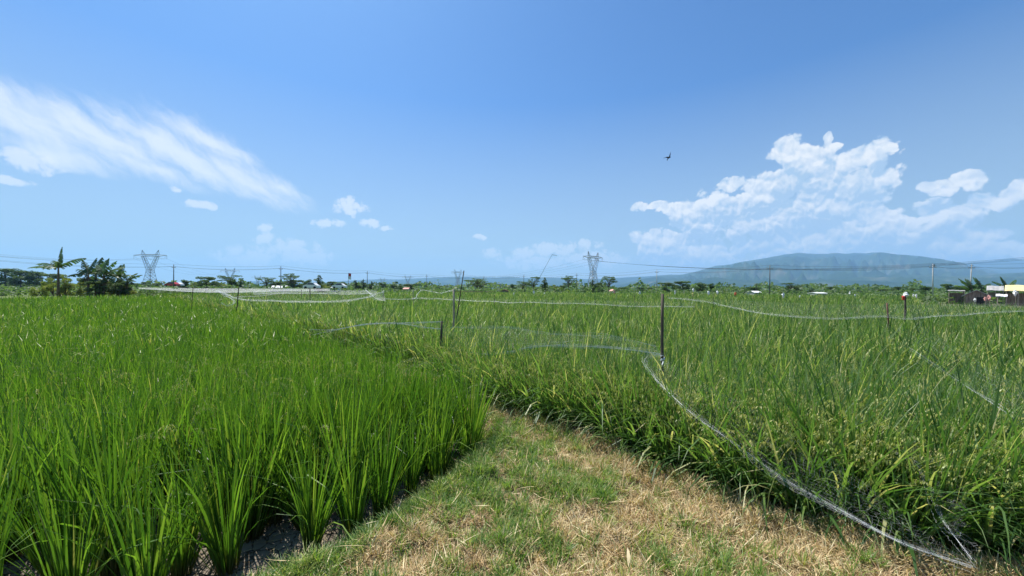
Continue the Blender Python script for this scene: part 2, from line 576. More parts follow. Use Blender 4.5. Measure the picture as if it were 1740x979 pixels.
def clump_parts(cx, cy, cz, kind, nb, seg, wmul=1.0, hmul=None, out=None, outw=0.0):
    """blades of many clumps at once. cx.. arrays. kind 'left' erect young, 'right' taller, arching, heading"""
    n = len(cx)
    hm = np.ones(n) if hmul is None else hmul
    I = np.repeat(np.arange(n), nb)
    m = len(I)
    az = U(0, 2 * PI, m)
    rb = np.sqrt(U(0, 1, m)) * (0.055 if kind == 'left' else 0.065)
    base = np.stack([cx[I] + np.cos(az) * rb, cy[I] + np.sin(az) * rb, cz[I] - 0.01], 1)
    az = az + U(-0.7, 0.7, m)
    if kind == 'left':
        L = U(0.55, 1.04, m) * hm[I]
        lean = np.abs(RNG.normal(0.07, 0.08, m)) + rb * 1.3
        bend = np.abs(RNG.normal(0.15, 0.24, m))
        dr = RNG.random(m) < 0.10
        bend[dr] += U(0.8, 2.2, dr.sum())
        w = U(0.008, 0.015, m) * wmul
        t = tints(m, 0.04, 0.0, 0.95)
        if wmul > 1.2: t = np.minimum(t, 0.93)
    else:
        L = U(0.62, 1.12, m) * hm[I]
        lean = np.abs(RNG.normal(0.13, 0.10, m)) + rb * 1.2
        bend = np.abs(RNG.normal(0.35, 0.35, m))
        dr = RNG.random(m) < 0.33
        bend[dr] += U(0.8, 2.4, dr.sum())
        w = U(0.011, 0.023, m) * wmul
        tall = RNG.random(m) < 0.05
        L[tall] *= U(1.15, 1.4, tall.sum())
        t = tints(m, 0.07, 0.0, 0.95)
        if wmul > 1.2: t = np.minimum(t, 0.93)
    if out is not None:
        k = RNG.random(m) < outw
        o = out[I]
        az[k] = o[k] + RNG.normal(0, 0.7, k.sum())
        bend[k] += U(0.2, 1.3, k.sum())
        lean[k] += U(0, 0.15, k.sum())
    # stems at the base read as a dense sheaf
    return blades(base, az, L, lean, bend, w, seg, t, power=1.5, twist=U(-1.1, 1.1, m))


def panicle_parts(cx, cy, cz, npn, h=0.82, grains=16, hmul=None):
    """drooping heads: a thin arching stalk with grains hung along its last third"""
    n = len(cx)
    I = np.repeat(np.arange(n), npn)
    m = len(I)
    hm = np.ones(n) if hmul is None else hmul
    az = U(0, 2 * PI, m)
    base = np.stack([cx[I] + np.cos(az) * 0.03, cy[I] + np.sin(az) * 0.03, cz[I] + 0.3 * hm[I]], 1)
    L = U(0.50, 0.72, m) * hm[I]
    lean = U(0.05, 0.2, m)
    bend = U(1.3, 2.9, m)
    tt = U(0.1, 1.0, m)
    parts = [blades(base, az, L, lean, bend, np.full(m, 0.004), 7, tt, power=2.6)]
    seg = 40
    s = np.linspace(0, 1, seg + 1)
    th = lean[:, None] + bend[:, None] * ((s[1:] + s[:-1]) / 2)[None] ** 2.6
    H = np.cumsum(np.sin(th) * (L / seg)[:, None], 1)
    Z = np.cumsum(np.cos(th) * (L / seg)[:, None], 1)
    pick = np.linspace(seg * 0.58, seg - 1, grains).astype(int)
    hx, hz = H[:, pick], Z[:, pick]
    k = grains
    gb = np.stack([(base[:, 0:1] + hx * np.cos(az)[:, None]), (base[:, 1:2] + hx * np.sin(az)[:, None]), (base[:, 2:3] + hz)], 2).reshape(-1, 3)
    g = len(gb)
    gb = gb + RNG.normal(0, 0.004, gb.shape)
    parts.append(blades(gb, U(0, 2 * PI, g), U(0.018, 0.036, g), U(2.2, 3.0, g), U(0, 0.2, g), U(0.006, 0.010, g), 2, np.repeat(tt, k), twist=U(-1, 1, g)))
    return parts


# scatter clump positions on a jittered grid in a distance ring, inside the view (with a margin)
def far_limit(x, y):
    a = np.arctan2(x, y)
    lim = np.full(np.shape(x), 98.0)
    lim = np.where(a < R(-43), 60.0, lim)          # bananas stand there
    lim = np.where((a >= R(-43)) & (a < R(-20)), 80.0, lim)
    return np.where(a > R(46.5), 40.0, lim)        # the hut and the tarpaulin


def scatter(r0, r1, sp, side, margin=0.10):
    g = np.arange(-r1 - 1, r1 + 1, sp)
    gy = np.arange(-0.5, r1 + 1, sp)
    X, Y = np.meshgrid(g, gy)
    X = X.ravel() + U(-0.16, 0.16, X.size) * sp
    Y = Y.ravel() + U(-0.16, 0.16, Y.size) * sp
    # planting rows run a little askew
    c, s_ = math.cos(0.25), math.sin(0.25)
    X, Y = X * c - Y * s_, X * s_ + Y * c
    r = np.hypot(X, Y)
    ang = np.arctan2(X, Y)
    ok = (r >= r0) & (r < r1) & (np.abs(ang) < R(61)) & (Y > 0.4)
    X, Y = X[ok], Y[ok]
    d = sdist(X, Y)
    ok = (d < -margin) & (np.hypot(X, Y) < far_limit(X, Y) * (1 + 0.02 * np.sin(X * .7)))
    X, Y, d = X[ok], Y[ok], d[ok]
    left = edge_dist(X, Y, L_EDGE) < edge_dist(X, Y, R_EDGE)
    left |= (X < -42)
    left &= ~((X > -42) & (Y > 47.5))
    k = left if side == 'left' else ~left
    return X[k], Y[k], d[k]


LEFT_H, RIGHT_H = 0.98, 1.03


def hvar(x, y, s):
    return 0.84 + 0.30 * fbm(x * 0.6, y * 0.6, s, 3) + U(-0.09, 0.09, len(x))


# ---- nearest clumps: objects of their own ---------------------------------
def clump_proto(kind, seed, leaning=None):
    z = np.zeros(1)
    root = []
    if kind == 'left':
        lv = blade_mesh('leaves', [clump_parts(z, z, z, 'left', 78, 6)], M_LEFT)
        n = 34
        az = U(0, 2 * PI, n); rb = np.sqrt(U(0, 1, n)) * 0.045
        st = blade_mesh('stems', [blades(np.stack([np.cos(az) * rb, np.sin(az) * rb, np.full(n, -0.02)], 1), az, U(0.28, 0.45, n),
                                         rb * 2.5, U(0, 0.1, n), U(0.007, 0.011, n), 3, tints(n, 0.12), twist=U(-1.5, 1.5, n))], M_LEFT)
        return [('leaves', lv), ('stems', st)]
    o = np.array([leaning]) if leaning is not None else None
    lv = blade_mesh('leaves', [clump_parts(z, z, z, 'right', 84, 7, out=o, outw=0.45)], M_RIGHT)
    n = 36
    az = U(0, 2 * PI, n); rb = np.sqrt(U(0, 1, n)) * 0.05
    st = blade_mesh('stems', [blades(np.stack([np.cos(az) * rb, np.sin(az) * rb, np.full(n, -0.02)], 1), az, U(0.35, 0.55, n),
                                     rb * 2.5, U(0, 0.12, n), U(0.007, 0.011, n), 3, tints(n, 0.2), twist=U(-1.5, 1.5, n))], M_RIGHT)
    pn = blade_mesh('grain_heads', panicle_parts(z, z, z, 14, grains=26), M_PANICLE)
    return [('leaves', lv), ('stems', st), ('grain_heads', pn)]


PR_LEFT = [clump_proto('left', k) for k in range(7)]
PR_RIGHT = [clump_proto('right', k) for k in range(5)]
PR_EDGE = [clump_proto('right', k, leaning=0.0) for k in range(6)]


def place_clump(kind, proto, x, y, rz, sc, label, group):
    zz = float(land_z(np.array([x]), np.array([y]))[0][0])
    e = empty('rice_clump', (x, y, zz - 0.005), rz)
    e.scale = (sc, sc, sc * random.uniform(0.92, 1.06))
    e.rotation_euler = (random.gauss(0, .05), random.gauss(0, .05), rz)
    tag(e, label, 'rice plant', group)
    for nm, me in proto:
        link_mesh(nm, me, e)


NTH = ['first', 'second', 'third', 'fourth', 'fifth', 'sixth', 'seventh', 'eighth', 'ninth', 'tenth', 'eleventh', 'twelfth', 'thirteenth',
       'fourteenth', 'fifteenth', 'sixteenth', 'seventeenth', 'eighteenth', 'nineteenth', 'twentieth', 'twenty first', 'twenty second',
       'twenty third', 'twenty fourth', 'twenty fifth', 'twenty sixth', 'twenty seventh', 'twenty eighth', 'twenty ninth', 'thirtieth']


def along_edge(pts, sp, off):
    """points every sp metres along a polyline, moved off to its outside"""
    out, carry = [], 0.0
    for (ax, ay), (bx, by) in zip(pts[:-1], pts[1:]):
        L = math.hypot(bx - ax, by - ay)
        ux, uy = (bx - ax) / L, (by - ay) / L
        s = carry
        while s < L:
            out.append((ax + ux * s + off * uy, ay + uy * s - off * ux, ux, uy))
            s += sp
        carry = s - L
    return out


NEARR = 4.9
used = []
# left front row, from the bottom left to the corner of the paddy (L_EDGE reversed runs bottom-left -> corner)
lrow = [(-4.1, 1.95), (-3.75, 2.05), (-3.4, 2.16), (-3.08, 2.24), (-2.72, 2.30), (-2.4, 2.36), (-2.06, 2.40), (-1.72, 2.42), (-1.40, 2.56), (-1.20, 2.78), (-0.97, 2.98), (-0.84, 3.22), (-0.72, 3.46), (-0.58, 3.68), (-0.42, 3.88), (-0.42, 4.18)]
back = [(-4.3, 2.22), (-3.95, 2.30), (-3.58, 2.40), (-3.24, 2.50), (-2.9, 2.56), (-2.55, 2.62), (-2.22, 2.66), (-1.88, 2.70), (-1.58, 2.82), (-1.36, 3.04), (-1.16, 3.26), (-1.02, 3.50), (-0.88, 3.74), (-0.70, 3.96)]
nearest = [(-3.35, 1.74), (-2.98, 1.84), (-2.62, 1.93), (-2.28, 2.02), (-1.96, 2.1)]
for nm, row in (('nearest', nearest), ('front', lrow), ('second', back)):
    for k, (x, y) in enumerate(row):
        x, y = x + random.uniform(-.07, .07), y + random.uniform(-.035, .045)
        place_clump('left', PR_LEFT[(k + (3 if nm == 'second' else 0)) % 7], x, y, random.uniform(0, 6.28), random.uniform(0.84, 1.12),
                    'erect green rice clump on cracked mud, %s from bottom left in the %s row' % (NTH[k], nm), 'rice clumps in the first rows of the left paddy')
        used.append((x, y))
FRONT = np.array([(-9, 2.6)] + [(x, y + 0.12) for x, y in back] + [(-0.62, 4.3), (0, 4.6)])
cpt = along_edge([(-0.50, 4.5), (-1.4, 5.4), (-2.3, 6.4)], 0.26, 0.0)
for j, (x, y, _, _) in enumerate(cpt):
    place_clump('left', PR_LEFT[(j + 3) % 7], x - 0.1, y - 0.1, random.uniform(0, 6.28), random.uniform(0.93, 1.03),
                'dark green rice clump along the narrow path, %s beyond the left paddy corner' % NTH[j], 'rice clumps along the path side of the left paddy')
    used.append((x - 0.1, y - 0.1))
rrow = along_edge([(4.0, 2.28), (3.15, 2.42), (2.52, 2.50), (2.03, 2.88), (1.43, 3.58), (0.94, 4.26), (0.11, 5.07), (-0.62, 5.83), (-1.25, 6.8)], 0.25, 0)
for j, (x, y, ux, uy) in enumerate(rrow):
    outd = math.atan2(-ux, uy) + PI          # towards the path
    n_out = math.atan2(-0.7, -0.7)
    place_clump('right', PR_EDGE[j % 6], x, y, n_out + random.uniform(-0.25, 0.25), random.uniform(0.92, 1.02),
                'arching rice clump with grain heads overhanging the straw path, %s from bottom right' % NTH[j], 'rice clumps along the edge of the right paddy')
    used.append((x, y))
used = np.array(used)


def thin(x, y, d, pts, r):
    dd = np.min(np.hypot(x[:, None] - pts[None, :, 0], y[:, None] - pts[None, :, 1]), 1)
    ok = dd > r
    return x[ok], y[ok], d[ok]


INNER = {}
for side, protos, rr, lab, grp in (('left', PR_LEFT, 4.3, 'bright green rice clump crowded behind the front row of the left paddy', 'inner rice clumps of the left paddy'),
                                   ('right', PR_RIGHT, 5.0, 'tall ripening rice clump crowded behind the edge row of the right paddy', 'inner rice clumps of the right paddy')):
    X, Y, d = scatter(0.8, rr, 0.235, side, 0.16)
    X, Y, d = thin(X, Y, d, used, 0.19)
    if side == 'left':      # nothing nearer than the front row
        fr = FRONT
        yy = np.interp(X, fr[:, 0], fr[:, 1])
        ok = (Y > yy)
        X, Y = X[ok], Y[ok]
    o = np.argsort(np.hypot(X, Y))[:135]
    INNER[side] = (X[o], Y[o])
    h = hvar(X[o], Y[o], 3)
    for i, (x, y) in enumerate(zip(X[o], Y[o])):
        place_clump(side, protos[i % len(protos)], float(x), float(y), random.uniform(0, 6.28), float(h[i]), lab, grp)


# ---- the rest of both paddies ---------------------------------------------
def paddy(side, mat, name):
    parts, heads = [], []
    first = True
    for r0, r1, sp, nb, seg, wm, npan in ((0.8, 8, 0.235, 66, 5, 1.0, 8), (8, 19, 0.28, 34, 3, 1.7, 9), (19, 45, 0.5, 30, 2, 3.4, 8), (45, 100, 1.0, 30, 2, 7.0, 8)):
        X, Y, d = scatter(r0, r1, sp, side, 0.2)
        if first:
            X, Y, d = thin(X, Y, d, used, 0.17)
            ix, iy = INNER[side]
            X, Y, d = thin(X, Y, d, np.stack([ix, iy], 1), 0.05)
            if side == 'left':
                fr = FRONT
                ok = Y > np.interp(X, fr[:, 0], fr[:, 1])
                X, Y, d = X[ok], Y[ok], d[ok]
            first = False
        Z = land_z(X, Y)[0] if r0 < 5 else np.full(len(X), MUD)
        h = hvar(X, Y, 3)
        if side == 'left': h = h * 0.99
        parts.append(clump_parts(X, Y, Z, side, nb, seg, wm, h))
        if side == 'right' or True:
            fr_ = 1.0 if side == 'right' else 0.25
            k = RNG.random(len(X)) < fr_
            if r0 < 5:
                heads += panicle_parts(X[k], Y[k], Z[k], npan, grains=15, hmul=h[k])
            else:
                n = len(X[k]); I = np.repeat(np.arange(n), npan); m = len(I)
                az = U(0, 2 * PI, m)
                heads.append(blades(np.stack([X[k][I] + U(-sp, sp, m) * .4, Y[k][I] + U(-sp, sp, m) * .4, Z[k][I] + 0.35 * h[k][I]], 1), az, U(0.48, 0.7, m) * h[k][I],
                                    U(0.05, 0.2, m), U(1.2, 2.6, m), U(0.008, 0.013, m) * wm ** 0.8, 3, U(0, 1, m), power=2.2))
    me = blade_mesh(name, parts, mat)
    o = link_mesh(name, me)
    tag(o, kind='stuff')
    return o, heads


oL, hL = paddy('left', M_LEFT, 'rice_crop')
tag(oL, 'dense bright green young rice filling the left paddy', 'rice')
oR, hR = paddy('right', M_RIGHT, 'rice_crop')
tag(oR, 'dense ripening duller green rice filling the right paddy', 'rice')
hd = link_mesh('rice_heads', blade_mesh('rice_heads', hL + hR, M_PANICLE))
tag(hd, 'yellow green grain heads hanging among the rice', 'rice', kind='stuff')


# ---- grass on the path ------------------------------------------------------
def verge():
    n = 420000
    x = U(-4.5, 4.5, n); y = 1.2 + 8.5 * U(0, 1, n) ** 1.7
    ok = np.abs(np.arctan2(x, y)) < R(62)
    x, y = x[ok], y[ok]
    d = sdist(x, y)
    ok = (d > -0.27) & ((d > -0.1) | (edge_dist(x, y, L_EDGE) < 0.3) | (RNG.random(len(x)) < .25))
    x, y, d = x[ok], y[ok], d[ok]
    dr = edge_dist(x, y, R_EDGE)
    dl = edge_dist(x, y, L_EDGE)
    lat = dr / (dr + dl + 1e-6)              # 0 right edge, 1 left edge
    nz = fbm(x * 1.7, y * 1.7, 31, 4)
    n2 = fbm(x * 6, y * 6, 41, 3)
    green = 0.08 + 0.56 * lat + (nz - 0.5) * 1.7 + (n2 - 0.5) * 2.2
    green = np.where(dl < 0.16, green + 0.35, green)
    green = green - 0.45 * np.clip((x - 0.25) / 0.7, 0, 1) * (y < 3.8) + 0.2 * np.exp(-dl / 0.25)
    green = np.where(dr < 0.3, green - 0.3, green)
    z = land_z(x, y)[0]
    isg = RNG.random(len(x)) < np.clip(green, 0.06, 0.93)
    bare = np.clip((fbm(x * 2.3, y * 2.3, 77, 4) - 0.60) * 9, 0, 0.9)
    keep = RNG.random(len(x)) > bare
    out = {}
    for nm, k in (('grass', isg & keep), ('dry_grass', ~isg & keep)):
        X, Y, Z = x[k], y[k], z[k]
        m = len(X)
        tall = 0.75 + 0.7 * fbm(X * 3, Y * 3, 51, 2)
        base = np.stack([X, Y, Z - 0.004], 1)
        if nm == 'grass':
            L = U(0.035, 0.12, m) * tall
            p = blades(base, U(0, 2 * PI, m), L, np.abs(RNG.normal(0.45, 0.35, m)), U(0, 1.0, m), U(0.003, 0.006, m), 3, RNG.beta(2, 2, m), twist=U(-1, 1, m))
        else:
            L = U(0.03, 0.11, m)
            p = blades(base + np.array([0, 0, 0.006]), U(0, 2 * PI, m), L, np.clip(RNG.normal(1.05, 0.4, m), 0.1, 1.6), U(-0.5, 0.9, m), U(0.0025, 0.0055, m), 3, RNG.beta(1.6, 1.6, m), twist=U(-1, 1, m))
        out[nm] = p
    # tufts: many blades fanning from one root
    for nm, cnt, per in (('grass', 5200, 20), ('dry_grass', 4200, 18)):
        sel = np.flatnonzero(isg if nm == 'grass' else ~isg)
        sel = RNG.choice(sel, cnt, replace=False)
        I = np.repeat(sel, per); m = len(I)
        az = U(0, 2 * PI, m); rr = np.abs(RNG.normal(0, 0.014, m))
        Lc = np.repeat(U(0.6, 1.5, cnt), per)
        base = np.stack([x[I] + np.cos(az) * rr, y[I] + np.sin(az) * rr, z[I] - 0.004], 1)
        tc_ = np.clip(np.repeat(RNG.beta(1.5, 1.5, cnt), per) + RNG.normal(0, .15, m), 0, 1)
        if nm == 'grass':
            q = blades(base, az, U(0.04, 0.11, m) * Lc, U(0.1, 0.8, m), U(0.2, 1.5, m), U(0.003, 0.0062, m), 4, tc_, twist=U(-.6, .6, m))
        else:
            q = blades(base, az, U(0.04, 0.10, m) * Lc, U(0.4, 1.4, m), U(-0.2, 1.0, m), U(0.0028, 0.006, m), 3, tc_, twist=U(-.9, .9, m))
        out[nm + '_t'] = q
    q = 1500
    sx, sy = U(-1.6, 3.2, q), 1.7 + 4.2 * U(0, 1, q) ** 1.5
    kk = sdist(sx, sy) > 0.02
    sx, sy = sx[kk], sy[kk]; q = len(sx)
    out['long'] = blades(np.stack([sx, sy, land_z(sx, sy)[0] + U(.01, .05, q)], 1), U(0, 2 * PI, q), U(0.09, 0.22, q), U(1.15, 1.6, q), U(-.3, .5, q), U(0.003, 0.007, q), 4, U(.3, 1, q), twist=U(-.8, .8, q))
    # a few tall tussocks and straw stems leaning out over the edge
    e = along_edge([(3.3, 2.2), (2.5, 2.33), (1.95, 2.75), (1.35, 3.45), (0.85, 4.16), (0.05, 4.95), (-0.68, 5.72)], 0.012, 0.0)
    e = np.array([(a, b) for a, b, _, _ in e]); m = len(e)
    ex, ey = e[:, 0] + U(-.1, .12, m), e[:, 1] + U(-.1, .1, m)
    ez = land_z(ex, ey)[0]
    p2 = blades(np.stack([ex, ey, ez], 1), U(0, 2 * PI, m), U(0.07, 0.17, m), U(0.1, 0.9, m), U(0, 1.0, m), U(0.002, 0.005, m), 4, RNG.beta(2, 1.5, m), twist=U(-1, 1, m))
    # straw litter on the mud below the clumps
    q = 9000
    mx, my = U(-4, 4.4, q), U(1.5, 7, q)
    dd = sdist(mx, my); kk = (dd < -0.05) & (dd > -1.3)
    mx, my = mx[kk], my[kk]; q = len(mx)
    mz = land_z(mx, my)[0]
    p3 = blades(np.stack([mx, my, mz + 0.004], 1), U(0, 2 * PI, q), U(0.04, 0.16, q), U(1.3, 1.55, q), U(-0.1, 0.2, q), U(0.002, 0.006, q), 3, RNG.beta(1.6, 1.6, q), twist=U(-.3, .3, q))
    g = link_mesh('grass', blade_mesh('grass', [out['grass'], out['grass_t']], M_GRASS))
    tag(g, 'short green grass growing over the earth path', 'grass', kind='stuff')
    s = link_mesh('dry_grass', blade_mesh('dry_grass', [out['dry_grass'], out['dry_grass_t'], out['long'], p2, p3], M_STRAW))
    tag(s, 'dry tan cut grass and straw littering the path', 'grass', kind='stuff')


verge()


# ------------------------------------------------------------------ posts and nets
def post(px, top_y, depth, name, label, rad=0.02, mat=None, lean=(0, 0), cap=None, base_z=MUD - 0.1, n=7, group='posts holding the bird nets'):
    t = at(px, top_y, depth)
    b = Vector((t.x + lean[0], t.y + lean[1], base_z))
    e = empty(name, b)
    mb = MB()
    L = t - b
    pts, rr = [], []
    for i in range(7):
        f = i / 6
        pts.append(L * f + Vector((math.sin(f * 5 + px) * rad * 0.3, math.cos(f * 4 + px) * rad * 0.3, 0)))
        rr.append(rad * (1.05 - 0.2 * f))
    mb.tube(pts, rr, n)
    mb.build('shaft', mat or M_WOOD, e, smooth=True)
    tag(e, label, 'post', group)
    return e, t


p1125, t1125 = post(1126, 499, 4.5, 'net_post', 'dark squared wooden post standing tallest in the right paddy with net tied to it', 0.021, n=4)
mb = MB()
for k in range(5):
    a = k * 1.25
    mb.tube([Vector((0.024 * math.cos(a + j * 0.8), 0.024 * math.sin(a + j * 0.8), 1.02 + 0.012 * k + 0.004 * j)) for j in range(9)], 0.003, 4)
mb.tube([(0, -0.03, 1.03), (-0.03, -0.06, 0.99), (-0.05, -0.06, 0.94)], 0.008, 5)
mb.build('net_knot', M_THREAD, p1125)
p770, t770 = post(771, 491, 9.4, 'net_post', 'weathered brown post with a thin stick leaning skyward beside it', 0.027, mat=M_PALEWOOD)
e, t788 = post(788, 460, 9.3, 'leaning_stick', 'thin dark stick leaning right above the brown post at centre', 0.014, lean=(-0.33, 0.05), group=None)
p750, t750 = post(750, 546, 7.3, 'net_post', 'short dark stump post at the path corner of the right paddy', 0.025)
post(405, 488, 15.5, 'net_post', 'thin leaning post at left end of the near white net cord', 0.022, lean=(-0.12, 0))
post(328, 489, 19, 'net_post', 'thin post left of the leaning one under spread white net', 0.018, lean=(-0.1, 0))
post(527, 491, 26, 'net_post', 'dark post with knobbly head below the upright roadside tree', 0.035)
post(512, 492, 32, 'net_post', 'slim post just left of the knobbly headed one', 0.022)
post(651, 495, 22, 'net_post', 'slim dark post right of the twisted net cone', 0.02)
post(702, 492, 20, 'net_post', 'pale post where the white cord dips at left of centre', 0.022, mat=M_PALEWOOD)
post(840, 501, 17, 'net_post', 'thin faint post in far rice right of the leaning stick', 0.014)
post(1078, 500, 24, 'net_post', 'reddish thin cane in far rice left of the tallest dark post', 0.014)
post(1212, 500, 21, 'net_post', 'thin cane in far rice right of the tallest dark post', 0.014)
post(1507, 515, 9.6, 'net_post', 'short reddish brown stake leaning in the right paddy', 0.02, lean=(0.12, 0), mat=simple('reddish_wood', (0.16, 0.085, 0.06), 0.85, 0.25, 20))
p1538, t1538 = post(1538, 503, 11, 'scarecrow_post', 'dark post topped with white plastic and red cloth in right paddy', 0.028, group=None)


def rag(parent, name, mat, c, size, n=7, droop=0.6, seed=0):
    """a crumpled bag or cloth with real volume"""
    rnd = random.Random(seed)
    vs, fs = [], []
    rings = 6
    for i in range(rings + 1):
        f = i / rings
        r = size * 0.5 * (math.sin(PI * min(1, 0.12 + f * 0.8)) ** 0.7) * (1 + rnd.uniform(-.15, .15))
        for k in range(n):
            a = 2 * PI * k / n
            q = r * (1 + rnd.uniform(-.65, .45))
            vs.append((c[0] + q * math.cos(a), c[1] + q * math.sin(a), c[2] + size * (0.5 - f) * (1 + droop) + rnd.uniform(-.04, .04) * size))
    for i in range(rings):
        for k in range(n):
            k2 = (k + 1) % n
            fs.append((i * n + k, i * n + k2, (i + 1) * n + k2, (i + 1) * n + k))
    fs.append(tuple(range(n - 1, -1, -1)))
    fs.append(tuple(rings * n + k for k in range(n)))
    m = MB().add(vs, fs)
    return m.build(name, mat, parent)


rag(p1538, 'plastic_bag', M_BAG, (0.02, 0, 1.75), 0.10, seed=3)
rag(p1538, 'red_cloth', M_RED, (-0.06, -0.01, 1.66), 0.08, seed=4)


def sag_line(a, b, sag, n=14):
    return [a.lerp(b, i / n) - Vector((0, 0, 4 * sag * (i / n) * (1 - i / n))) for i in range(n + 1)]


def bundle(pts, spread, strands, rad, mb, seed=1, wander=3.0):
    """strands of thread loosely twisted along a line"""
    rnd = random.Random(seed)
    # resample
    P = [Vector(p) for p in pts]
    out = []
    for a, b in zip(P[:-1], P[1:]):
        k = max(2, int((b - a).length / 0.05))
        out += [a.lerp(b, i / k) for i in range(k)]
    out.append(P[-1])
    for s in range(strands):
        ph, ph2, fr = rnd.uniform(0, 6), rnd.uniform(0, 6), rnd.uniform(0.6, 1.6) * wander
        line = []
        d = 0
        for i, p in enumerate(out):
            if i: d += (p - out[i - 1]).length
            w = spread * (0.55 + 0.45 * math.sin(d * 0.9 + s))
            line.append(p + Vector((w * math.sin(fr * d + ph) * rnd.uniform(.8, 1.2), w * 0.8 * math.cos(fr * d * .8 + ph2), w * math.cos(fr * d + ph2) * rnd.uniform(.8, 1.2))))
        mb.tube(line, rad, 3, cap=False)
    return out


def catmull(pts, k=8):
    P = [Vector(p) for p in pts]
    P = [P[0] * 2 - P[1]] + P + [P[-1] * 2 - P[-2]]
    out = []
    for i in range(1, len(P) - 2):
        p0, p1, p2, p3 = P[i - 1:i + 3]
        for j in range(k):
            t = j / k
            out.append(0.5 * ((2 * p1) + (p2 - p0) * t + (2 * p0 - 5 * p1 + 4 * p2 - p3) * t * t + (3 * p1 - p0 - 3 * p2 + p3) * t ** 3))
    out.append(P[-2])
    return out


def sheet(name, top, bot, mat, parent, rows=8, bulge=0.05, seed=0, uvs=1.0):
    """net hung between two lines (same number of points)"""
    rnd = random.Random(seed)
    n = len(top)
    V, UV = [], []
    dl = 0
    for i in range(n):
        if i: dl += (top[i] - top[i - 1]).length
        for j in range(rows + 1):
            f = j / rows
            p = top[i].lerp(bot[i], f)
            q = bulge * math.sin(PI * f)
            p = p + Vector((mnoise.noise(Vector((i * .3, j * .4, seed))) * q * 2, mnoise.noise(Vector((i * .3, j * .4, seed + 7))) * q * 2,
                            mnoise.noise(Vector((i * .25, j * .4, seed + 13))) * q))
            V.append(p)
            UV.append((dl * uvs, (top[i] - bot[i]).length * f * uvs))
    F = []
    r = rows + 1
    for i in range(n - 1):
        for j in range(rows):
            F.append((i * r + j, (i + 1) * r + j, (i + 1) * r + j + 1, i * r + j + 1))
    me = tri_mesh(name, np.array([tuple(v) for v in V]), np.array(F), mat, uv=np.array(UV), smooth=True)
    return link_mesh(name, me, parent)


def net(name_label, cords, sheets, group=None, th=None):
    """cords: list of (points, spread, strands, rad); sheets: list of (top, bottom, mat, bulge)"""
    e = empty('bird_net', cords[0][0][0])
    off = Vector(cords[0][0][0])
    tag(e, name_label, 'net', group)
    for i, (pts, spread, st, rad) in enumerate(cords):
        mb = MB()
        bundle([Vector(p) - off for p in pts], spread, st, rad, mb, seed=i + int(abs(off.x) * 10), wander=3.0)
        mb.build('cord', M_THREAD, e)
    for i, (a, b, mat, bulge) in enumerate(sheets):
        sheet('netting', [p - off for p in a], [p - off for p in b], mat, e, bulge=bulge, seed=i + 3)
    return e


G_NET = 'white bird nets strung over the rice'
# A: the gathered net that drops from the tall post and runs down along the path edge to the camera's right
tA = at(1122, 602, 4.45)
A = catmull([tA, at(1095, 612, 4.15), at(1110, 640, 3.9), at(1170, 698, 3.35), at(1240, 747, 3.0), at(1330, 812, 2.6), at(1430, 868, 2.3), at(1530, 922, 2.08), at(1650, 965, 1.95)])
A2 = [p + Vector((0.35 * math.sin(i / len(A) * PI), 0.25 * math.sin(i / len(A) * PI), 0.16 * math.sin(i / len(A) * PI))) for i, p in enumerate(A)]
net('white net gathered into a rope running from the tall post down the path edge',
    [(A, 0.03, 11, 0.00028)], [(A, A2, M_NET_THIN, 0.05)], G_NET)
# B: second drooping strand that meets it at the bottom right
B = catmull([at(1440, 708, 3.1), at(1475, 740, 2.9), at(1530, 775, 2.7), at(1565, 797, 2.55), at(1582, 835, 2.4), at(1600, 880, 2.25), at(1625, 915, 2.1), at(1652, 950, 2.0)])
B2 = [p + Vector((0.3 * math.sin(i / len(B) * PI), 0.1, 0.10)) for i, p in enumerate(B)]
net('limp net strand drooping through the near right rice to the bottom right', [(B, 0.03, 7, 0.00026)], [(B, B2, M_NET_THIN, 0.05)], G_NET)
C_ = catmull([at(1545, 590, 3.7), at(1640, 655, 3.4), at(1700, 695, 3.1), at(1760, 735, 2.9), at(1850, 800, 2.6)])
net('faint net strand slanting down over the rice at the right side', [(C_, 0.03, 6, 0.00028)], [(C_, [p + Vector((0.1, 0, 0.22)) for p in C_], M_NET_THIN, 0.05)], G_NET)
# D: from the tall post left to the stump along the crop's front
D_ = catmull([at(1122, 601, 4.45), at(1050, 593, 4.7), at(950, 587, 5.1), at(905, 589, 5.4), at(865, 598, 5.8), at(815, 602, 6.4), at(755, 590, 7.2)])
D2 = catmull([at(1115, 588, 5.0), at(1072, 578, 5.2), at(1020, 571, 5.5), at(950, 567, 5.9), at(905, 562, 6.2), at(850, 556, 6.8), at(765, 556, 7.4)])
net('white net cord hung from the tall post to the stump along the crop front', [(D_, 0.030, 13, 0.0006), (D2, 0.035, 7, 0.00055)], [(D_, D2, M_NET_THIN, 0.06)], G_NET)
# E: from the stump to the left, over the front paddy corner
E1 = catmull([at(752, 546, 7.3), at(700, 549, 7.7), at(655, 549, 8.3), at(610, 553, 8.9), at(560, 563, 9.6), at(520, 572, 10.2)])
E2 = catmull([at(750, 559, 7.3), at(715, 556, 7.7), at(680, 550, 8.3), at(620, 551, 8.9), at(570, 560, 9.6), at(525, 560, 10.4)])
net('pair of white net cords running left from the stump', [(E1, 0.018, 7, 0.0010), (E2, 0.018, 7, 0.0010)], [(E1, E2, M_NET_THIN, 0.03)], G_NET)
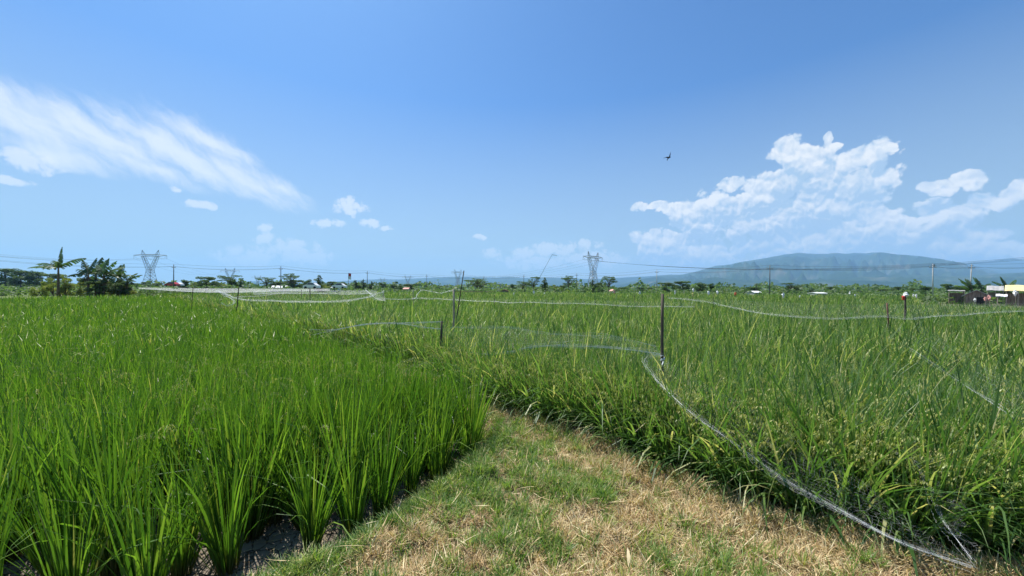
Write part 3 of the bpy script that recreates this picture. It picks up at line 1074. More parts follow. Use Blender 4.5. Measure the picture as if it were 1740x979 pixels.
# F: long near cord left to centre
F1 = catmull([at(368, 494, 19), at(385, 500, 17), at(405, 508, 15.5), at(450, 511, 15.3), at(520, 513, 15), at(580, 512, 15.5), at(610, 508, 16), at(632, 503, 17)])
F2 = catmull([at(300, 490, 30), at(340, 492, 29), at(380, 494, 28), at(430, 495, 28), at(480, 496, 28), at(530, 497, 28), at(580, 496, 28), at(622, 493, 28)])
net('long white net cord sagging between the leaning post and the net cone', [(F1, 0.045, 14, 0.0011)], [(F1, F2, M_NET_THIN, 0.04)], G_NET)
F3 = catmull([at(368, 494, 19), at(385, 503, 17), at(398, 513, 15.7), at(388, 520, 15), at(376, 515, 15)])
net('loose loop of net hanging beside the leaning post', [(F3, 0.05, 8, 0.0015)], [], G_NET)
G1 = catmull([at(400, 505, 20), at(440, 503, 21), at(490, 497, 24), at(540, 494, 28)])
net('thin net cord climbing right behind the long sagging one', [(G1, 0.012, 7, 0.0016)], [], G_NET)
# cone of netting
H1 = catmull([at(620, 491, 19), at(628, 499, 18), at(640, 508, 17.2), at(655, 511, 17)])
H2 = catmull([at(632, 503, 17), at(640, 500, 18), at(650, 496, 19), at(652, 495, 22)])
net('twisted cone of netting where the white cords cross', [(H1, 0.07, 12, 0.0008), (H2, 0.07, 10, 0.0008)], [(H1, H2, M_NET_MID, 0.05)], G_NET)
I1 = catmull([at(640, 508, 17.2), at(700, 508, 18), at(709, 500, 19), at(717, 493, 20), at(730, 495, 20), at(748, 498, 19), at(770, 493, 9.6)])
net('white cord rising to a peak beside the pale post', [(I1, 0.02, 8, 0.0012)], [], G_NET)
J1 = catmull([at(700, 507, 18), at(740, 508, 16), at(800, 511, 15), at(870, 514, 14), at(940, 515, 13.5), at(1010, 517, 13), at(1090, 521, 12.5), at(1180, 521, 12)])
J2 = catmull([at(700, 505, 24), at(740, 505, 23), at(800, 506, 22), at(870, 508, 21), at(940, 510, 20), at(1010, 511, 20), at(1090, 512, 20), at(1180, 513, 20)])
net('long pale net line crossing the far rice', [(J1, 0.03, 8, 0.0007)], [(J1, J2, M_NET_THIN, 0.04)], G_NET)
K1 = catmull([at(1135, 506, 14), at(1200, 513, 12), at(1260, 526, 9.5), at(1330, 537, 8.2), at(1420, 541, 7.8), at(1500, 538, 7.9), at(1545, 541, 7.8), at(1620, 536, 8), at(1700, 530, 8.4), at(1760, 529, 8.6)])
K2 = catmull([at(1135, 504, 22), at(1200, 508, 20), at(1260, 511, 18), at(1330, 514, 16), at(1420, 517, 15), at(1500, 516, 15), at(1545, 518, 15), at(1620, 517, 15), at(1700, 515, 15), at(1760, 515, 15)])
net('sagging white net line crossing the right paddy', [(K1, 0.03, 8, 0.0005)], [(K1, K2, M_NET_THIN, 0.05)], G_NET)


def spread_net(pts_near, pts_far, label, mat=M_NET_FAR):
    a, b = catmull(pts_near, 6), catmull(pts_far, 6)
    return net(label, [(a, 0.03, 6, 0.003)], [(a, b, mat, 0.10)], G_NET)


spread_net([at(236, 490.5, 60), at(290, 494, 42), at(340, 496.5, 34), at(400, 497, 33), at(470, 495, 38), at(560, 494, 42)],
           [at(236, 488.8, 88), at(290, 489.0, 86), at(340, 490, 80), at(400, 490.3, 80), at(470, 490.5, 80), at(560, 490.6, 84)],
           'wide white net spread flat over the far left rice like a pale sheet')
spread_net([at(430, 500, 27), at(480, 499, 30), at(540, 499, 34), at(600, 500, 32), at(640, 498, 36)],
           [at(430, 493, 62), at(480, 493, 62), at(540, 493.2, 64), at(600, 493.4, 66), at(640, 493.6, 68)],
           'second white net sheet spread right of the widest one', M_NET_MID)


# scare bags on canes along the far edge of the crop
def scare(px, y, depth, size, mat, label, cane=True, cat_='scarecrow bag', nm='scare_bag'):
    t = at(px, y, depth)
    e = empty(nm, (t.x, t.y, MUD))
    h = t.z - MUD
    MB().tube([(0, 0, 0), (0.02, 0, h * 0.5), (0, 0, h + size * 0.4)], 0.02, 5).build('cane', M_PALEWOOD, e)
    rag(e, 'bag', mat, (0, 0, h), size * .62, droop=1.2, seed=int(px))
    tag(e, label, cat_, 'bags and cloths on canes at the far edge of the rice')
    return e


for px, y, dd, sz, mt, lb in (
    (873, 500, 60, 0.35, M_BAG, 'small white bag on a cane below the umbrella tree left of the thin pylon'),
    (907, 499, 70, 0.75, M_BAG, 'wide low white bag on a cane below the palm clump at centre'),
    (925, 500, 70, 0.4, M_BAG, 'small white bag just right of the wide low one'),
    (1044, 497, 62, 0.42, M_PINK, 'pinkish bag on a cane just right of the large pylon'),
    (1087, 498, 65, 0.45, M_BAG, 'pale bag on a cane left of the tall dark post'),
    (1147, 497, 60, 0.45, M_BAG, 'white bag on a cane just right of the tall dark post'),
    (1140, 499, 60, 0.25, M_YCLOTH, 'small yellow rag beside the white bag right of the tall post'),
    (1178, 493, 55, 0.4, M_BAG, 'white bag held high on a cane, third right of the tall post'),
    (1177, 501, 50, 0.35, M_YCLOTH, 'yellow cloth on a cane under the high white bag'),
    (1204, 498, 60, 0.5, M_BAG, 'crumpled white bag under the dark round trees'),
    (1219, 497, 66, 0.5, M_BAG, 'pale bag tilted right of the crumpled one'),
    (1250, 500, 58, 0.45, M_RED, 'red cloth on a cane, the only red one at far centre right'),
    (1331, 502, 42, 0.42, M_BAG, 'white bag on a cane right of the single dark power pole'),
    (1359, 504, 46, 0.22, M_BAG, 'tiny white bag between the dark pole and white shed'),
    (1444, 498, 64, 0.4, M_BAG, 'pale leaning bag right of the white shed'),
    (1453, 502, 60, 0.3, M_BAG, 'low white rag right of the leaning pale bag'),
    (1552, 502, 50, 0.28, M_BAG, 'small white bag just right of the red topped post'),
    (1557, 503, 50, 0.36, M_BAG, 'longer white bag beside the small one near red topped post'),
    (1657, 510, 36, 0.28, M_BAG, 'white bag on a cane in front of the dark field hut'),
    (1674, 508, 38, 0.3, M_PINK, 'pink cloth on a cane before the hut roof, left one of two'),
    (1681, 506, 38, 0.4, M_PINK, 'pink cloth on a cane before the hut roof, right one of two')):
    scare(px, y, dd, sz, mt, lb)


# ------------------------------------------------------------------ power poles and cables
POLES = [(295, 450, M_DARKPOLE), (477, 453, M_DARKPOLE), (624, 461, M_DARKPOLE), (725, 467, M_DARKPOLE), (822, 470, M_DARKPOLE), (890, 468, M_DARKPOLE), (980, 465, M_DARKPOLE),
         (1116, 459, M_CONC), (1308, 452, M_DARKPOLE), (1585, 449, M_CONC), (1651, 450, M_CONC)]
PLAB = ['dark power pole left of the round trees and right of the large left pylon', 'power pole rising from the hazy umbrella trees at left', 'power pole beside the red and white flag tree',
        'thin dark power pole against blue hills left of the leaning stick', 'slim power pole behind the umbrella tree right of the leaning stick', 'slim power pole left of the slanting mast',
        'dark power pole just left of the large central pylon', 'pale power pole just left of the tall dark post in the rice', 'single dark power pole standing before the highest mountain',
        'white concrete power pole with two crossarms left of the hut', 'leaning pale power pole with a crossarm above the hut palms']
ptops = []
for i, ((px, ty, mt), lb) in enumerate(zip(POLES, PLAB)):
    D = (9 - 1.55) * FPX / (hor(px) - ty)
    g = ground(px, D)
    H = 9 - MUD
    e = empty('power_pole', g)
    lx = 0.5 if i == 10 else 0.0
    MB().tube([(-lx, 0, -0.1), (0, 0, H)], [0.17, 0.10], 8).build('mast', mt, e, smooth=True)
    m = MB()
    m.box((0, 0, H - 0.9), (2.0 if i >= 8 else 1.3, 0.1, 0.12))
    if i >= 9: m.box((0, 0.02, H - 0.25), (0.9, 0.1, 0.12))
    m.build('crossarm', M_DARKPOLE, e)
    for s in (-1, 0, 1):
        w = 0.9 if i >= 8 else 0.55
        MB().tube([(s * w, 0, H - 0.84 if s else H), (s * w, 0, H - 0.6 if s else H + 0.25)], 0.06, 6).build('insulator', M_CONC, e)
    if i == 9:
        MB().tube([(0, -0.3, H - 0.75), (0, -0.3, H - 0.1)], 0.22, 8).build('transformer', M_STEEL, e)
    tag(e, lb, 'power pole', 'power poles along the far road')
    ptops.append((g + Vector((0, 0, H + 0.25)), g + Vector((-0.9 if i >= 8 else -0.55, 0, H - 0.6)), g + Vector((0.9 if i >= 8 else 0.55, 0, H - 0.6))))
ext_l = at(-40, 432, 112)
ext_r = at(1800, 445, 100)
for w, lb in ((0, 'uppermost cable looping along all the power poles'), (1, 'lower front cable looping along the power poles'), (2, 'lower back cable looping along the power poles')):
    pts = [ext_l + Vector((0, 0, -1.1 * (w > 0) - .25 * (w == 2)))] + [p[w] for p in ptops] + [ext_r + Vector((0, 0, -1.0 * (w > 0)))]
    m = MB()
    for a, b in zip(pts[:-1], pts[1:]):
        m.tube(sag_line(a, b, 0.018 * (b - a).length + 0.15 * w, 12), 0.022, 4, cap=False)
    tag(m.build('power_cable', M_CABLE), lb, 'cable', 'cables of the pole line')


# ------------------------------------------------------------------ pylons
def pylon_mesh():
    m = MB()
    r = 0.0042

    def bar(a, b, k=1.0):
        m.tube([a, b], r * k, 4, cap=False)
    # unit height 1, legs base half width .12, waist .05 at z=.42, V up to beam at z=.84, peaks 1.0
    levels = [(0.0, 0.125), (0.12, 0.105), (0.23, 0.088), (0.33, 0.073), (0.42, 0.06), (0.48, 0.055)]
    for (z0, w0), (z1, w1) in zip(levels[:-1], levels[1:]):
        c0 = [Vector((sx * w0, sy * w0, z0)) for sx, sy in ((-1, -1), (1, -1), (1, 1), (-1, 1))]
        c1 = [Vector((sx * w1, sy * w1, z1)) for sx, sy in ((-1, -1), (1, -1), (1, 1), (-1, 1))]
        for i in range(4):
            j = (i + 1) % 4
            bar(c0[i], c1[i], 1.4)
            bar(c0[i], c1[j], 0.8)
            bar(c0[j], c1[i], 0.8)
            bar(c1[i], c1[j], 0.8)
    for sx in (-1, 1):
        # V arms
        prev = None
        for k in range(6):
            f = k / 5
            z = 0.48 + f * 0.36
            xo = sx * (0.055 + f * 0.155)
            xi = sx * (0.0 + f * 0.155) if k else sx * 0.005
            hw = 0.05 - 0.02 * f
            cur = [Vector((xo, -hw, z)), Vector((xo, hw, z)), Vector((xi, hw, z)), Vector((xi, -hw, z))]
            if prev:
                for i in range(4):
                    bar(prev[i], cur[i], 1.2)
                    bar(prev[i], cur[(i + 1) % 4], 0.7)
            prev = cur
        # peak
        for yy in (-0.03, 0.03):
            bar(Vector((sx * 0.21, yy, 0.88)), Vector((sx * 0.215, 0, 1.0)), 1.2)
            bar(Vector((sx * 0.155, yy, 0.88)), Vector((sx * 0.215, 0, 1.0)), 1.2)
        # outer arm taper
        for yy in (-0.03, 0.03):
            bar(Vector((sx * 0.21, yy, 0.84)), Vector((sx * 0.43, 0, 0.865)), 1.0)
            bar(Vector((sx * 0.21, yy, 0.885)), Vector((sx * 0.43, 0, 0.865)), 1.0)
        for x in (0.43, 0.20):
            bar(Vector((sx * x, 0, 0.86)), Vector((sx * (x + (0 if x > .4 else .0)), 0, 0.78)), 0.8)
        bar(Vector((sx * 0.21, 0, 0.80)), Vector((sx * 0.34, 0, 0.77)), 0.6)
        bar(Vector((sx * 0.43, 0, 0.86)), Vector((sx * 0.34, 0, 0.77)), 0.6)
    for yy in (-0.03, 0.03):
        for z in (0.84, 0.885):
            bar(Vector((-0.21, yy, z)), Vector((0.21, yy, z)), 1.1)
        n = 10
        for k in range(n):
            x0, x1 = -0.21 + 0.42 * k / n, -0.21 + 0.42 * (k + 1) / n
            bar(Vector((x0, yy, 0.84 if k % 2 else 0.885)), Vector((x1, yy, 0.885 if k % 2 else 0.84)), 0.7)
    bar(Vector((-0.1, 0, 0.84)), Vector((0, 0, 0.74)), 0.6)
    bar(Vector((0.1, 0, 0.84)), Vector((0, 0, 0.74)), 0.6)
    return m.mesh('lattice', M_STEEL)


PYM = pylon_mesh()
ins = MB()
for x in (-0.43, 0.0, 0.43):
    ins.tube([(x, 0, 0.78 if x else 0.74), (x, 0, 0.775 if x else 0.735)], 0.01, 6)
INSM = ins.mesh('insulators', M_CONC)
PYL = [(255.5, 425, 45, 0.0, 470, 'large grey lattice pylon standing right of the banana plants'),
       (1008, 428, 45, 0.75, 455, 'large lattice pylon behind the gappy trees right of centre'),
       (391, 455.5, 45, 0.2, 900, 'distant pylon whose arms show above the dark round tree at left'),
       (778, 458, 45, 0.85, 860, 'small distant pylon behind the leaning stick at centre'),
       (438, 468, 45, 0.3, 1350, 'faint tiny pylon right of the one above the dark round tree'),
       (693, 468, 45, 0.6, 1400, 'faint tiny pylon above the blue hills left of centre'),
       (650, 472, 45, 0.6, 1800, 'faintest tiny pylon just left of the other hill pylon')]
pytop = []
for px, ty, Hh, rz, D, lb in PYL:
    top = at(px, ty, D)
    H = top.z - MUD
    e = empty('pylon', (top.x, top.y, MUD), rz)
    e.scale = (H, H, H)
    link_mesh('lattice', PYM, e)
    link_mesh('insulators', INSM, e)
    tag(e, lb, 'pylon', 'high voltage pylons beyond the field')
    pytop.append([Vector((top.x + math.cos(rz) * x * H, top.y + math.sin(rz) * x * H, MUD + 0.775 * H)) for x in (-0.43, 0, 0.43)])
offL = [at(-260, 400, 330) + Vector((dx, 0, 0)) for dx in (-12, 0, 12)]
offR = [at(1900, 425, 300) + Vector((dx, 0, 0)) for dx in (-12, 0, 12)]
for a, b, sg, lb in ((offL, pytop[0], 9, 'leaving the large left pylon towards the left'), (pytop[0], pytop[2], 12, 'between the left pylon and the one behind'),
                     (pytop[3], pytop[1], 12, 'fanning left from the large central pylon'), (pytop[1], offR, 13, 'sagging right from the large central pylon')):
    m = MB()
    for k in range(3):
        m.tube(sag_line(a[k], b[k], sg, 24), 0.05 if 'sagging right' not in lb else 0.09, 4, cap=False)
    tag(m.build('transmission_cable', M_CABLE), 'set of three thin high voltage wires ' + lb, 'cable', 'high voltage wires')
# slanting mast
t = at(938, 433, 150); b = at(922, 478, 150)
e = empty('slanting_mast', (b.x - 4.5, b.y, MUD))
MB().tube([(0, 0, 0), Vector((t.x, t.y, t.z)) - Vector((b.x - 4.5, b.y, MUD))], [0.08, 0.05], 6).build('shaft', M_DARKPOLE, e)
tl = Vector((t.x, t.y, t.z)) - Vector((b.x - 4.5, b.y, MUD))
MB().tube([tl, tl + Vector((2.0, 0, -0.3))], [0.1, 0.05], 6).build('tip_arm', M_DARKPOLE, e)
tag(e, 'dark slanting bamboo mast with a bent tip above the central trees', 'mast')


# ------------------------------------------------------------------ trees
def leafcloud(lobes, density, size, rnd, flat=0.5):
    """leaf clumps (small bent quads) spread through ellipsoid lobes"""
    V, T = [], []
    for (c, r, t0) in lobes:
        vol = max(1, int(density * r[0] * r[1] + density * 0.5 * r[0] * r[2]))
        for _ in range(vol):
            while True:
                p = Vector((rnd.uniform(-1, 1), rnd.uniform(-1, 1), rnd.uniform(-1, 1)))
                if p.length <= 1: break
            if p.length < 0.55 and rnd.random() < 0.6: p = p.normalized() * rnd.uniform(.6, 1.0)
            q = Vector((c[0] + p.x * r[0], c[1] + p.y * r[1], c[2] + p.z * r[2]))
            s = size * rnd.uniform(0.5, 1.3)
            u = Vector((rnd.uniform(-1, 1), rnd.uniform(-1, 1), rnd.uniform(-.6, .6))).normalized()
            w = u.cross(Vector((rnd.uniform(-1, 1), rnd.uniform(-1, 1), rnd.uniform(-1, 1)))).normalized()
            V += [q - u * s, q - w * s * flat, q + u * s, q + w * s * flat]
            T += [min(1, max(0, t0 + rnd.uniform(-.3, .3)))] * 4
    n = len(V) // 4
    return np.array([tuple(v) for v in V]), np.arange(n * 4).reshape(n, 4), np.array(T)


def cloud_mesh(name, lobes, density, size, mat, seed):
    V, F, T = leafcloud(lobes, density, size, random.Random(seed))
    return tri_mesh(name, V, F, mat, {'tint': T, 'along': np.ones(len(V))})


def tree_proto(kind, seed):
    """unit tree: height 10 m, returns [(part, mesh)]"""
    rnd = random.Random(seed)
    tr = MB()
    lobes = []
    mat = M_TREE[1]
    if kind == 'round':
        mat = M_TREE[rnd.choice((0, 1))]
        tr.tube([(0, 0, 0), (0.1, 0, 2), (0.1, 0.1, 4.5), (0.2, 0, 7)], [0.3, 0.24, 0.17, 0.07], 6)
        for k in range(17):
            a = rnd.uniform(0, 6.28); rr = rnd.uniform(0, 3.4); z = rnd.uniform(2.0, 8.6)
            rr *= math.sqrt(max(0.1, 1 - ((z - 4.6) / 5.0) ** 2))
            c = (math.cos(a) * rr, math.sin(a) * rr, z)
            lobes.append((c, (rnd.uniform(.9, 1.7), rnd.uniform(.9, 1.7), rnd.uniform(.6, 1.15)), rnd.uniform(.2, .8)))
            tr.tube([(0.1, 0, min(z * 0.6, 5)), (c[0] * .6, c[1] * .6, z * .85), c], [0.1, 0.06, 0.03], 4)
        dens, sz = 120, 0.25
    elif kind == 'umbrella':
        mat = M_TREE[1]
        tr.tube([(0, 0, 0), (0.1, 0, 2.5), (0.0, 0.1, 4.5), (0.2, 0, 6)], [0.25, 0.2, 0.16, 0.1], 6)
        for k in range(22):
            a = rnd.uniform(0, 6.28); rr = rnd.uniform(0.8, 4.6); z = rnd.choice((5.6, 7.0, 8.2, 9.3)) + rnd.uniform(-.3, .3) - rr * 0.12
            c = (math.cos(a) * rr, math.sin(a) * rr, z)
            lobes.append((c, (rnd.uniform(.8, 1.7), rnd.uniform(.8, 1.7), rnd.uniform(.25, .6)), rnd.uniform(.2, .7)))
            tr.tube([(0.1, 0, rnd.uniform(3, 5.5)), (c[0] * .55, c[1] * .55, z * .85), c], [0.12, 0.08, 0.04], 4)
        dens, sz = 85, 0.19
    elif kind == 'slim':
        mat = M_TREE[0]
        tr.tube([(0, 0, 0), (0.1, 0, 4), (0.0, 0.1, 9)], [0.22, 0.15, 0.05], 6)
        for k in range(12):
            z = 1.5 + k * 0.72
            rr = 1.9 * (1 - (z / 11) ** 2)
            a = rnd.uniform(0, 6.28)
            c = (math.cos(a) * rr * .5, math.sin(a) * rr * .5, z)
            lobes.append((c, (rr * .75, rr * .75, 0.75), rnd.uniform(.2, .7)))
            tr.tube([(0.05, 0, z - .4), c], [0.07, 0.03], 4)
        dens, sz = 70, 0.3
    elif kind == 'bush':
        mat = M_TREE[2]
        tr.tube([(0, 0, 0), (0.2, 0, 3), (0.5, 0.2, 7)], [0.25, 0.15, 0.05], 6)
        for k in range(15):
            a = rnd.uniform(0, 6.28); rr = rnd.uniform(0, 4.4); z = rnd.uniform(.8, 8.8 - rr * .7)
            c = (math.cos(a) * rr, math.sin(a) * rr, z)
            lobes.append((c, (rnd.uniform(.9, 1.7), rnd.uniform(.9, 1.7), rnd.uniform(.7, 1.2)), rnd.uniform(.1, .9)))
            tr.tube([(0.1, 0, .5), (c[0] * .5, c[1] * .5, z * .7), c], [0.1, 0.06, 0.03], 4)
        dens, sz = 110, 0.24
    elif kind == 'palm':
        tr.tube([(0, 0, 0), (0.3, 0, 3), (0.4, 0, 6), (0.2, 0, 8.6)], [0.2, 0.16, 0.14, 0.12], 6)
        V, F, T = [], [], []
        for k in range(15):
            a = k * 2.4; el = rnd.uniform(-.2, 1.1)
            L = rnd.uniform(2.2, 2.9)
            pts = []
            for i in range(8):
                f = i / 7
                el2 = el - 1.5 * f
                pts.append((f, el2))
            p = Vector((0.2, 0, 8.6)); line = [p.copy()]
            for f, e2 in pts[1:]:
                p = p + Vector((math.cos(a) * math.cos(e2), math.sin(a) * math.cos(e2), math.sin(e2))) * (L / 7)
                line.append(p.copy())
            side = Vector((-math.sin(a), math.cos(a), 0))
            for i in range(1, 8):
                for j in range(3):
                    q = line[i - 1].lerp(line[i], j / 3)
                    ln = 0.75 * math.sin(PI * min(.95, (i + j / 3) / 8 + .12))
                    for s in (-1, 1):
                        b = len(V)
                        tp = q + side * s * ln + Vector((0, 0, -0.35 * ln)) + (line[i] - line[i - 1]) * .6
                        V += [q, q + (line[i] - line[i - 1]) * .22, tp]
                        F.append((b, b + 1, b + 2)); t = rnd.uniform(.1, .8); T += [t] * 3
        cr = tri_mesh('crown', np.array([tuple(v) for v in V]), np.array(F), M_TREE[0], {'tint': np.array(T), 'along': np.ones(len(V))})
        return [('trunk', tr.mesh('trunk', M_BARK)), ('crown', cr)]
    return [('trunk', tr.mesh('trunk', M_BARK)), ('crown', cloud_mesh('crown', lobes, dens, sz, mat, seed))]


TP = {'round': [tree_proto('round', s) for s in (1, 2, 3, 5)], 'umbrella': [tree_proto('umbrella', s) for s in (4, 8, 9)],
      'slim': [tree_proto('slim', s) for s in (6, 7)], 'bush': [tree_proto('bush', s) for s in (10, 11, 12)], 'palm': [tree_proto('palm', 13)]}
WID = {'round': 9.0, 'umbrella': 10.5, 'slim': 4.0, 'bush': 10.5, 'palm': 5.2}
_ti = [0]


def tree(px, ty, wpx, kind, label, D=None, height=9.0, group='trees along the far side of the field', nm=None):
    if D is None: D = (height - 1.55) * FPX / max(3, (hor(px) - ty))
    g = ground(px, D)
    top = at(px, ty, D).z - MUD
    e = empty(nm or {'round': 'round_tree', 'umbrella': 'umbrella_tree', 'slim': 'slim_tree', 'bush': 'bush', 'palm': 'palm_tree'}[kind], g, random.uniform(0, 6.28))
    sx = (wpx / FPX * D) / WID[kind]
    sz = top / (10.0 if kind != 'palm' else 10.2)
    e.scale = (sx, sx, sz)
    pr = TP[kind][_ti[0] % len(TP[kind])]
    _ti[0] += 1
    for n, me in pr: link_mesh(n, me, e)
    tag(e, label, 'bush' if kind == 'bush' else 'tree', group)
    return e


TREES = [
    (8, 453, 42, 'round', 'hazy round tree at the far left edge of the photo', 250), (36, 455, 44, 'round', 'hazy round tree, second from the left edge', 240),
    (62, 458, 40, 'round', 'hazy round tree just left of the banana plants', 235), (88, 462, 40, 'round', 'hazy tree behind the tallest banana plant', 230),
    (245, 478, 24, 'round', 'low hazy tree at the foot of the left pylon', 300), (268, 480, 26, 'round', 'low hazy tree right of the left pylon foot', 300),
    (314, 474, 26, 'round', 'light green round tree right of the leftmost dark pole', 170), (331, 478, 20, 'bush', 'low shrubby tree between light green and dark round trees', 180),
    (351, 468, 40, 'round', 'broad dark round tree with a flat top', 150), (374, 479, 26, 'bush', 'low bush right of the broad dark tree', 165),
    (392, 466, 38, 'umbrella', 'layered umbrella tree above a dense dark crown at left', 148), (392, 474, 24, 'round', 'dense dark crown under the layered umbrella tree', 146),
    (409, 472, 16, 'slim', 'small slim tree right of the dense dark crown', 170), (452, 470, 34, 'umbrella', 'open umbrella tree left of the hazy pole', 190),
    (470, 477, 34, 'round', 'low green tree under the open umbrella tree', 200), (494, 463, 36, 'umbrella', 'tall hazy umbrella tree right of the second pole', 200),
    (500, 474, 44, 'round', 'broad hazy tree below the tall umbrella tree', 205), (523, 474, 22, 'round', 'green tree left of the upright dark tree', 190),
    (541, 467, 24, 'slim', 'upright dark feathery tree at left of centre', 120), (548, 480, 26, 'bush', 'bush at the foot of the upright dark tree', 125),
    (563, 477, 28, 'round', 'hazy tree right of the upright dark one', 230), (582, 478, 24, 'round', 'hazy tree left of the flag', 240),
    (605, 476, 20, 'slim', 'slim tree right of the red and white flag', 200), (617, 474, 13, 'slim', 'pointed slim tree just left of the third pole', 200),
    (631, 478, 14, 'slim', 'pointed slim tree just right of the third pole', 210), (650, 480, 20, 'round', 'low tree on the hills side of the third pole', 260),
    (668, 482, 22, 'round', 'low hazy tree midway to the fourth pole', 280), (698, 481, 34, 'round', 'low wide tree left of the fourth pole', 260),
    (681, 484, 14, 'round', 'dark small tree left of the low wide tree', 200), (745, 486, 30, 'round', 'very low tree right of the fourth pole', 300),
    (811, 472, 54, 'umbrella', 'wide flat umbrella tree right of the leaning stick', 180), (818, 480, 26, 'round', 'hazy crown under the wide umbrella tree', 190),
    (850, 480, 9, 'palm', 'small palm right of the wide umbrella tree', 190), (871, 482, 16, 'round', 'small tree left of the central palm clump', 190),
    (888, 477, 34, 'umbrella', 'low gappy umbrella tree left of the slanting mast', 150), (906, 469, 26, 'umbrella', 'tall umbrella tree just left of the slanting mast', 150),
    (925, 471, 16, 'slim', 'slim dark tree at the foot of the slanting mast', 150), (942, 483, 24, 'bush', 'bush right of the slanting mast foot', 150),
    (956, 484, 18, 'round', 'low dark tree before the gappy tall tree', 160), (966, 467, 30, 'umbrella', 'tall gappy tree left of the dark pole by the pylon', 150),
    (993, 485, 14, 'slim', 'small tree between the two thin poles by the pylon', 160), (1007, 475, 20, 'slim', 'dark slim tree at the foot of the central pylon', 145),
    (1018, 478, 20, 'round', 'dark crown right of the pylon foot', 148), (1034, 468, 32, 'umbrella', 'tall flat topped tree right of the central pylon', 148),
    (1060, 488, 26, 'round', 'low hedge tree right of the flat topped tree', 200), (1088, 487, 22, 'round', 'dark low tree left of the pale pole', 200),
    (1104, 488, 20, 'round', 'low tree hard by the left of the pale pole', 210), (1130, 478, 34, 'round', 'grey green round tree right of the pale pole', 170),
    (1160, 476, 38, 'round', 'largest grey green round tree left of the mountain foot', 165), (1190, 479, 28, 'round', 'round tree right of the largest grey green one', 170),
    (1208, 480, 18, 'round', 'dark square shaped tree at end of the round group', 155), (1228, 489, 22, 'bush', 'low bush right of the dark square shaped tree', 160),
    (1266, 482, 12, 'palm', 'left palm of the pair before the mountain', 150), (1286, 479, 14, 'palm', 'right palm of the pair before the mountain', 150),
    (1280, 487, 44, 'round', 'dense low tree under the pair of palms', 155), (1328, 491, 18, 'bush', 'low bush right of the single dark pole', 160),
    (1346, 480, 40, 'umbrella', 'broad pale umbrella tree under the mountain summit', 165), (1346, 485, 30, 'round', 'soft round crown under the broad pale umbrella tree', 168),
    (1378, 490, 16, 'round', 'small dark tree left of the white shed', 160), (1412, 486, 28, 'round', 'domed tree right of the white shed', 175),
    (1435, 492, 22, 'bush', 'low bush right of the domed tree', 180), (1460, 493, 14, 'round', 'tiny dark tree below the lone tall palm', 170),
    (1476, 480, 7, 'palm', 'lone tall palm on a bare trunk in front of the mountain', 200), (1495, 490, 26, 'round', 'low green tree left of the red topped post', 190),
    (1527, 486, 26, 'round', 'domed tree behind the red topped post', 190), (1541, 483, 8, 'palm', 'small palm behind the red topped post', 180),
    (1573, 485, 32, 'round', 'dense domed tree left of the white concrete pole', 150), (1551, 488, 16, 'round', 'dark small dome left of the dense domed tree', 170),
    (1610, 481, 30, 'round', 'hazy round tree right of the white concrete pole', 170), (1632, 486, 24, 'round', 'hazy low tree left of the hut palms', 170),
    (1700, 487, 40, 'round', 'low green tree behind the yellow tarpaulin', 150), (1735, 488, 30, 'round', 'low tree at the right edge of the photo', 150),
]
TREES += [(168, 475, 44, 'round', 'dark leafy mass between the banana stems of the thicket', 61), (206, 476, 34, 'round', 'dark low crown under the small banana plant', 62.5)]
for px, ty, w, kind, lb, D in TREES: tree(px, ty, w, kind, lb, D)
for px, ty, w, lb in ((72, 466, 30, 'olive bush left of the tallest banana plant'), (112, 462, 40, 'yellowish bush right of the tallest banana stem'), (136, 470, 30, 'olive bush between tall banana and banana thicket'),
                      (90, 458, 36, 'yellow green bush behind the tallest banana stem'), (205, 466, 30, 'yellow green bush under the rightmost banana leaves'), (190, 470, 34, 'olive bush right of the banana thicket'), (222, 480, 26, 'low pale bush at the right foot of the bananas')):
    tree(px, ty, w, 'bush', lb, 64, group='bushes around the banana plants')


# far woods: one mass
def wood(name, label, D0, D1, n, zmax, x0, x1, seed, size):
    rnd = random.Random(seed)
    V, T = [], []
    for i in range(n):
        px = rnd.uniform(x0, x1)
        D = rnd.uniform(D0, D1)
        g = at(px, 490, D)
        hmax = zmax * (0.35 + 0.9 * (mnoise.noise(Vector((px * 0.028, D * .003, seed))) + 0.5) * (0.75 + 0.5 * mnoise.noise(Vector((px * 0.12, 3, seed)))))
        z = MUD + rnd.random() ** 0.8 * max(1.0, hmax)
        s = size * rnd.uniform(.5, 1.4)
        q = Vector((g.x, g.y, z))
        u = Vector((rnd.uniform(-1, 1), rnd.uniform(-1, 1), rnd.uniform(-.5, .5))).normalized()
        w = u.cross(Vector((rnd.uniform(-1, 1), rnd.uniform(-1, 1), rnd.uniform(-1, 1)))).normalized()
        V += [q - u * s, q - w * s * .7, q + u * s, q + w * s * .7]
        T += [rnd.random()] * 4
    m = len(V) // 4
    me = tri_mesh(name, np.array([tuple(v) for v in V]), np.arange(m * 4).reshape(m, 4), M_TREE[1], {'tint': np.array(T), 'along': np.ones(len(V))})
    tag(link_mesh(name, me), label, 'wood', kind='stuff')


wood('distant_wood', 'far off hazy woodland closing the plain under the hills', 300, 700, 30000, 9, -200, 1950, 3, 1.3)
wood('scrub', 'low scrub and weeds around the bananas at the left field edge', 66, 80, 7000, 2.0, -250, 400, 15, 0.22)
wood('weeds', 'weedy ground behind the hut at the right field edge', 50, 75, 6000, 1.2, 1560, 1950, 16, 0.2)
wood('hedgerow', 'low green scrub along the far edge of the rice', 125, 215, 26000, 2.6, -200, 1950, 5, 0.4)


